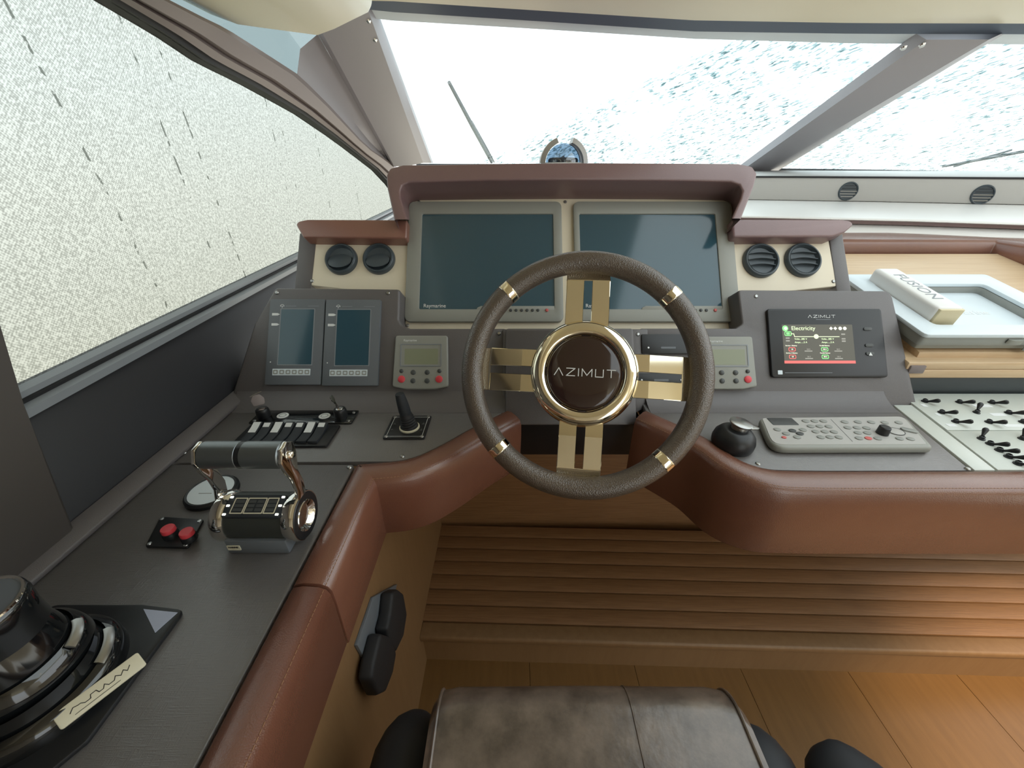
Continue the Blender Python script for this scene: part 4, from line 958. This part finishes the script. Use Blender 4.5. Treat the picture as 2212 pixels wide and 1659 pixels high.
B().lathe([(.0168, 0), (.0170, .004), (.0150, .006), (.0160, .009), (.0140, .011), (.0150, .014), (.0132, .016), (.0142, .019), (.0125, .021), (.0135, .024), (.0118, .027), (.0110, .032)], 28).xf(TJ).done('boot', 'black_matte', t, smooth=50)
B().lathe([(.0108, .030), (.0112, .040), (.0100, .060), (.0085, .074), (.0078, .0755), (0, .076)], 28).xf(TJ).done('stick', 'rubber', t, smooth=40)

# ================================================================== BIG CONTROL at the lower left
ctx, cty = -.458, .192
t = fthing('docking_control', 'large glossy black swivel control on a square base at the lower left', 'control knob', F_CON, ctx, cty, .0003)
B().prism(rounded([(-.075, -.066), (.066, -.066), (.082, -.040), (.082, .078), (.030, .084), (-.075, .084)], .008, 3), 0, .006).done('base_plate', 'black', t, bevel=.002)
B().lathe([(.066, .005), (.066, .016), (.062, .024), (.056, .027), (.054, .024), (.052, .030), (.051, .040)], 64).done('lower_ring', 'black_gloss', t, smooth=50)
B().lathe([(.0505, .026), (.0515, .040), (.048, .052), (.043, .058), (.041, .055), (.040, .060), (.036, .078), (.0335, .088)], 64, (-.004, .004, 0)).done('swivel_dome', 'black_gloss', t, smooth=50)
B().lathe([(.0335, .084), (.0330, .098), (.0345, .116), (.0335, .121), (.0315, .1225)], 48, (0, .006, 0)).done('knob', 'black_gloss', t, smooth=50)
B().lathe([(.0330, .1205), (.0324, .1232), (.0306, .1236), (.0295, .1220)], 48, (0, .006, 0)).done('knob_rim', 'chrome', t)
B().lathe([(.0298, .1210), (.0298, .1224), (0, .1228)], 48, (0, .006, 0)).done('knob_disc', 'grey_face', t)
for r_, z_, a0, a1 in ((.0575, .0272, 12, 52), (.0455, .0565, 15, 55)):  # steel crescents shaped as the highlight that runs along the rings
    B().loft([[((r_ + dr) * math.cos(q_), (r_ + dr) * math.sin(q_), z_ + dz) for dr, dz in ((-.0035, .0022), (.0, .0016), (.0035, -.002), (.003, -.004), (-.003, .0))] for q_ in [math.radians(a0 + (a1 - a0) * i / 20) for i in range(21)]]).done('highlight_crescent', 'steel', t, smooth=50)
LB = Matrix.Translation((.0715, -.006, .0185)) @ Matrix.Rotation(math.radians(58), 4, 'Z') @ Matrix.Rotation(math.radians(34), 4, 'X')
lb = B().prism(rrect(.062, .016, .002, 3), 0, .003).xf(LB).done('label_strip', 'label_cream', t, bevel=.0008)
sq = [(-.022, -.001), (-.019, .002), (-.016, .001), (-.014, .001), (-.012, -.001), (-.008, -.001), (-.007, .002), (-.003, .002), (-.002, -.001), (.001, -.001), (.003, .002), (.005, -.001), (.009, -.001), (.011, .002), (.014, -.001), (.017, .002), (.019, -.001), (.022, .002)]
o = strokes([sq], .0006, 'black', lb, .003, name='label_print'); o.data.transform(LB)
o = strokes([[(-.020, -.0045), (.012, -.0045)]], .0004, 'black', lb, .003, name='label_print'); o.data.transform(LB)
B().prism([(.036, .078), (.078, .074), (.070, .052)], .0058, .0066).done('corner_sticker', 'sticker_blue', t)

# ================================================================== COMPASS on the deck
cpos = ony(1216, 350, 1.22); cpos.z = CAMZ - .004
t = thing('compass', 'domed marine compass standing on the deck behind the visor', 'compass', Matrix.Translation(cpos) @ Matrix.Scale(.9, 4))
B().lathe([(.072, 0), (.074, .006), (.070, .012), (.060, .016), (.055, .016)], 48).done('base_ring', 'white_gel', t, smooth=50)
B().lathe([(.052, .012)] + [(.052 * math.cos(q_), .014 + .052 * math.sin(q_)) for q_ in [math.radians(8 * i) for i in range(1, 12)]] + [(0, .066)], 48).done('dome', 'dome_glass', t, smooth=60)
for s_ in (-1, 1):
    rows = []
    for i in range(11):
        q_ = math.radians(2 + 68 * i / 10); rows.append([(s_ * rad * math.cos(q_), y, .012 + rad * math.sin(q_)) for rad, y in ((.056, -.042), (.070, -.030), (.070, .03), (.056, .042))])
    B().loft(rows).done('side_hood', 'grey_panel', t, smooth=40)
cd = B().lathe([(.044, .014), (.044, .024), (.040, .028), (.006, .030), (0, .034)], 40).done('card', 'frame_dark', t, smooth=40)
for i in range(24):
    q_ = 2 * math.pi * i / 24; B().box(-.0008 if i % 3 else -.002, .0008 if i % 3 else .002, -.0445, -.0438, .015, .023).xf(Matrix.Rotation(q_, 4, 'Z')).done('card_mark', 'white_print', cd)
# ---- windscreen wiper outside
t = thing('windscreen_wiper', 'thin wiper blade lying on the outside of the main windscreen', 'wiper', on_win(1060, 348, -.03))
p0, p1 = on_win(970, 178, -.018), on_win(1062, 350, -.018); mid_ = p0.lerp(p1, .45)
B().tube([p0, p0.lerp(p1, .3), mid_, p0.lerp(p1, .8), p1], [.007, .009, .010, .009, .008], 6).done('blade', 'key_grey', t, world=True).data.materials[0] = M_['frame_grey']
B().tube([mid_ + Vector((0, .004, .014)), p1.lerp(mid_, .3) + Vector((.004, .004, .016)), p1 + Vector((.012, .03, .0))], .004, 6).done('arm', 'frame_grey', t, world=True)

t = thing('windscreen_wiper', 'thin wiper blade low on the outside of the right windscreen', 'wiper', on_win(2040, 360, -.03))
p0, p1 = on_win(2035, 360, -.018), on_win(2330, 305, -.018)
B().tube([p0, p0.lerp(p1, .3), p0.lerp(p1, .6), p1], [.006, .008, .008, .006], 6).done('blade', 'frame_grey', t, world=True)
B().tube([p0 + Vector((.10, .04, .0)), p0.lerp(p1, .55) + Vector((0, .012, .016))], .005, 6).done('arm', 'frame_grey', t, world=True)

# ================================================================== TOGGLE SWITCH PANEL
tp0 = cz(1993, 880)
t = thing('breaker_switch_panel', 'pale grey panel of black toggle switches right of the keypad', 'switch panel', (1.05, .60, AZ + .0008))
s0 = (g0[0] + .044, g0[1] + .02); s1 = (g1[0] + .038, .5125)
def on_s(y): k = (y - s1[1]) / (s0[1] - s1[1]); return s1[0] + (s0[0] - s1[0]) * k
ym = cz(2100, 931)[1]
B().prism([(on_s(ym) + .002, ym + .001), (1.68, ym + .001), (1.68, .768), (on_s(.768), .768)], AZ - .010, AZ + .0015).done('upper_plate', 'switch_panel', t, bevel=.001, world=True)
B().prism([(s1[0], s1[1]), (1.68, s1[1]), (1.68, ym - .001), (on_s(ym), ym - .001)], AZ - .010, AZ + .0015).done('lower_plate', 'switch_panel', t, bevel=.001, world=True)
nut = lev = None
for (u, v, d) in ((1996, 869, 1), (2070, 871, 1), (2140, 872, 1), (2032, 893, 1), (2108, 893, -1), (2176, 894, 1), (2062, 913, 1), (2134, 914, 1), (2207, 914, 1), (2118, 950, -1), (2136, 961, 1), (2156, 975, 1), (2176, 989, 1), (2196, 1004, 1), (2206, 950, -1)):
    x, y = F_CON.px(u, v)
    M = MW[t].inverted() @ Matrix.Translation((x, y, AZ + .0015)); big = 1.0 if v > 930 else .95
    lv_M = M @ Matrix.Rotation(math.radians(-35 * d), 4, 'Y') @ Matrix.Rotation(math.radians(10), 4, 'X')
    if nut is None:
        nut = B().lathe([(.0060, 0), (.0060, .0015), (.0042, .002), (.0042, .006), (.003, .007)], 12).done('switch_body', 'black', t)
        lev = B().lathe([(.002, .003), (.0024, .010), (.0044, .019), (.0046, .022), (.003, .0245), (0, .025)], 12).done('toggle', 'black', nut); o, l_ = nut, lev
    else: o = inst(nut, t); l_ = inst(lev, o)
    o.matrix_local = M; l_.matrix_local = (Matrix.Rotation(math.radians(38), 4, 'Y') @ Matrix.Rotation(math.radians(46), 4, 'X')) if d > 0 else (Matrix.Rotation(math.radians(40), 4, 'Y') @ Matrix.Rotation(math.radians(-30), 4, 'X'))
for (u0, u1, v) in ((1990, 2000, 877), (2102, 2140, 878), (2022, 2030, 897), (2045, 2064, 920), (2168, 2212, 921), (2140, 2170, 897)):
    a, b_, w_, h_ = F_CON.rect(u0, v - 3, u1, v + 3); B().prism(rrect(w_, h_, .001, 1, a, b_), AZ + .0014, AZ + .0019).done('label', 'white_print', t, world=True)

# ================================================================== CHART TABLE with boards and the boxed tray
t = thing('chart_table', 'hinged chart table of stacked wooden boards on a dark slate plinth', 'chart table', (1.1, .77, AZ - .01))
xl = ony(1960, 800, .78).x
B().box(xl - .06, 1.57, .775, 1.33, AZ - .02, CAMZ - .412).done('plinth', 'slate', t, world=True, bevel=.002)
zb0, zb1, zb2, zb3 = CAMZ - .411, CAMZ - .391, CAMZ - .373, CAMZ - .356
def sl_board(name, y0, za, zb, x0, mt):
    k = .21 / .978
    B().loft([[(x0, y0, za), (1.57, y0, za), (1.57, y0, zb), (x0, y0, zb)], [(x0, y0 + .52, za + (.52 * k if za > zb0 + .001 else 0)), (1.57, y0 + .52, za + (.52 * k if za > zb0 + .001 else 0)), (1.57, y0 + .52, zb + .52 * k), (x0, y0 + .52, zb + .52 * k)]]).done(name, mt, t, world=True, bevel=.002)
xl2 = ony(1958, 800, .77).x
sl_board('lower_board', .772, zb0, zb1, xl2, 'pale_wood'); sl_board('middle_board', .772, zb1 + .0012, zb2, xl2, 'pale_wood'); sl_board('upper_board', .790, zb2 + .0008, zb3, xl2 + .03, 'pale_wood')
hp = ony(1978, 797, .772); B().box(hp.x - .016, hp.x + .018, hp.y - .004, hp.y + .01, hp.z - .010, hp.z + .009).done('latch', 'pillar_brown', t, world=True, bevel=.002)
FT = Frame((.868, .772, -.308), (1, 0, 0), (0, .978, .21))
_, tb1 = FT.px(2130, 592); tr_ = FT.px(2130, 592)[0]; tl0 = FT.px(1905, 640)[0]
tw, th = tr_, tb1
t = fthing('equipment_tray', 'large pale grey box lid with a sunken panel lying on the chart table', 'box lid', FT, 0, 0)
P0 = [(0, 0), (tw, 0), (tw, th), (0, th)]
inn = [(.050, .040), (tw - .055, .040), (tw - .055, th - .055), (.050, th - .055)]
B().prism(rounded(P0, .012, 3), -.009, 0, rounded(inn, .012, 3)).done('rim', 'pale_blue_plastic', t, bevel=.002)
B().prism(rounded(inn, .002, 3), -.0300, -.026).done('sunken_panel', 'pale_blue_plastic', t)
B().prism(rounded([(.003, .003), (tw - .003, .003), (tw - .003, th - .003), (.003, th - .003)], .012, 3), -.030, -.0095, rounded(inn, .012, 3)).done('skirt', 'key_grey', t, bevel=.002)
B().prism(rounded([(.016, .014), (tw - .01, .014), (tw - .01, th - .01), (.016, th - .01)], .008, 3), -.046, -.0305).done('lower_shell', 'warm_grey', t, bevel=.003)
for x in (.20, .25): B().prism(circ(.016, 16, x, 0, .006), -.040 if x > .2 else -.022, -.028 if x > .2 else -.012).done('catch', 'warm_grey', t)
mx, my = FT.px(2118, 655); text('marine', .028, 'white_print', t, (mx, my, -.0257), name='lettering')
# the white bar with the maker's name
fbz = FT.off(.030)
A0, A1 = fbz.px(2028, 666), fbz.px(1905, 605)
bx0 = A0[0]; by0 = A0[1]; bl = max(.20, A1[1] - A0[1]); bw = fbz.px(2090, 668)[0] - bx0
t = fthing('speaker_bar', 'white rounded bar with a tan end lying on the pale grey box lid', 'bar', FT, bx0, by0, -.0255)
B().prism(rounded([(0, 0), (bw, 0), (bw, bl), (0, bl)], .010, 4), 0, .0565).done('body', 'white_gel', t, bevel=.011, seg=4)
B().prism(rounded([(.004, -.004), (bw - .001, -.004), (bw - .001, .006), (.004, .006)], .003, 3), .003, .053).done('end_cap', 'tan_cap', t, bevel=.005, seg=3)
text('FUSION', bw * .62, 'frame_grey', t, (bw * .5, bl * .5, .0566), rot=math.radians(-90), name='lettering', sx=1.0)

# ================================================================== SEATS
sa0, sa1 = onz(932, 1530, -.60).x, onz(1612, 1545, -.60).x; sy1 = onz(1270, 1512, -.60).y
t = thing('helm_chair', 'worn brown leather helm seat cushion in front of the wheel', 'seat', ((sa0 + sa1) / 2, sy1 - .222, CAMZ - .715))
b = B(); rows = []; W2 = (sa1 - sa0) / 2
prof = []
for i in range(9): q_ = math.pi / 2 * i / 8; prof.append((.25 - .045 + .045 * math.sin(q_), .12 - .045 + .045 * math.cos(q_)))
prof += [(.245, .03), (.235, .0), (-.25, 0), (-.25, .12)]
for x, k in ((-W2, .93), (-W2 + .010, .985), (-W2 + .03, 1), (0, 1.005), (W2 - .03, 1), (W2 - .010, .985), (W2, .93)):
    rows.append([(x, (y - .0) * (1 if y < 0 else k), .06 + (z - .06) * k) for y, z in prof])
B().loft(rows).done('cushion', 'seat_leather', t, smooth=60)
for s_ in (-1, 1):
    pts_ = [(s_ * (W2 - .012), y * .99, .06 + (z - .06) * .99) for y, z in ([(-.24, .12)] + [(p_[0], p_[1]) for p_ in prof[::-1][2:] if p_[1] > .02][1:])]
    pts_ = [(s_ * (W2 - .009), p_[0] * .988, .06 + (p_[1] - .06) * .992) for p_ in [(-.2, .12)] + prof[:9] + [prof[9]]]
    B().tube(pts_, .0022, 8).done('piping', 'seat_leather', t)
pts_ = [(W2 * .28, p_[0] * 1.002, .06 + (p_[1] - .06) * 1.004) for p_ in [(-.2, .12)] + prof[:9] + [prof[9]]]
B().tube(pts_, .0016, 6).done('seam', 'seat_leather', t)
for (u_, v_, zz) in ((884, 1602, -.68), (1640, 1632, -.68)):
    q_ = onz(u_, v_, zz) - MW[t].translation; rows = []
    for i in range(11):
        k = (i / 10) ** 2; yy = q_.y + .045 - .30 * k; rr_ = .050 * math.sqrt(max(.0, 1 - (1 - min(1, k * 4.5)) ** 2)) + .002
        rows.append([(q_.x + rr_ * math.cos(2 * math.pi * j / 20), yy, q_.z - .03 + rr_ * 1.0 * math.sin(2 * math.pi * j / 20)) for j in range(20)])
    B().loft(rows).done('arm_stump', 'rubber', t, smooth=60)
B().prism(rounded([(-W2 - .055, -.25), (W2 + .055, -.25), (W2 + .055, .20), (W2 + .02, .245), (-W2 - .02, .245), (-W2 - .055, .20)], .05, 6), -.16, -.04).done('shell', 'rubber', t, bevel=.03, seg=4)
B().lathe([(.10, -(CAMZ - .72)), (.10, -(CAMZ - .72) + .02), (.05, -(CAMZ - .72) + .03), (.05, -.15)], 32, (0, -.05, 0)).done('pedestal', 'steel', t)
tip = onz(1800, 1580, -.62)
t = thing('companion_armrest', 'rounded black padded arm at the lower right corner beside the helm seat', 'armrest', (tip.x + .012, tip.y - .095, CAMZ - .735))
rows = []
for i in range(13):
    k = (i / 12) ** 2; y = .10 - .40 * k; w2 = .006 + .062 * (1 - (1 - min(1, k * 3.6)) ** 2) ** .5; xo = .16 * k * .6; h2 = .02 + .035 * min(1, k * 4) ** .5
    rows.append([(xo + w2 * math.cos(2 * math.pi * j / 20), y, .06 + h2 * math.sin(2 * math.pi * j / 20)) for j in range(20)])
B().loft(rows).done('pad', 'rubber', t, smooth=60)
B().tube([(.05, -.2, .03), (.05, -.22, -(CAMZ - .72) + .0)], .02, 12).done('post', 'black', t)

# ---- black twin bracket on the footwell side
p = onx(836, 1350, -.247)
t = thing('handset_bracket', 'dark twin lever bracket on the wooden footwell side below the left console', 'bracket', Matrix.Translation(p))
def wl(u, v, x=.0): q_ = onx(u, v, -.247 + x); return (q_.y - p.y, q_.z - p.z)
def wall_prism(P, x0, x1): return B().prism(P, x0, x1).xf(Matrix(((0, 0, 1, 0), (1, 0, 0, 0), (0, 1, 0, 0), (0, 0, 0, 1))))
wall_prism([wl(*q_) for q_ in ((800, 1290), (852, 1262), (835, 1330), (785, 1432), (764, 1394))], 0, .006).done('plate', 'grey_face', t, bevel=.001)
for L in ([(838, 1280), (850, 1273), (862, 1282), (870, 1325), (862, 1375), (846, 1408), (836, 1404), (825, 1360), (833, 1330)], [(812, 1368), (836, 1376), (846, 1410), (838, 1455), (822, 1495), (806, 1502), (790, 1468), (796, 1430)]):
    wall_prism([wl(u, v, .02) for u, v in L], .006, .030).done('lever', 'black_matte', t, bevel=.006, seg=3)

# ================================================================== warm cabin downlight above the right of the helm
t = thing('ceiling_downlight', 'small round warm downlight set in the cabin ceiling', 'lamp', R(1.50, -.30, .62))
B().lathe([(.05, .02), (.05, -.004), (.042, -.006), (.040, .0)], 32).done('ring', 'chrome', t)
B().lathe([(.040, .001), (0, .001)], 32).done('lens', 'lamp_warm', t)
sl_ = bpy.data.lights.new('downlight', 'SPOT'); sl_.energy = 110; sl_.color = (1, .72, .40); sl_.spot_size = math.radians(44); sl_.spot_blend = .7; sl_.shadow_soft_size = .05
so = bpy.data.objects.new('downlight', sl_); put(so, t); so.location = (0, 0, -.03); so.rotation_euler = (math.radians(14), 0, 0)
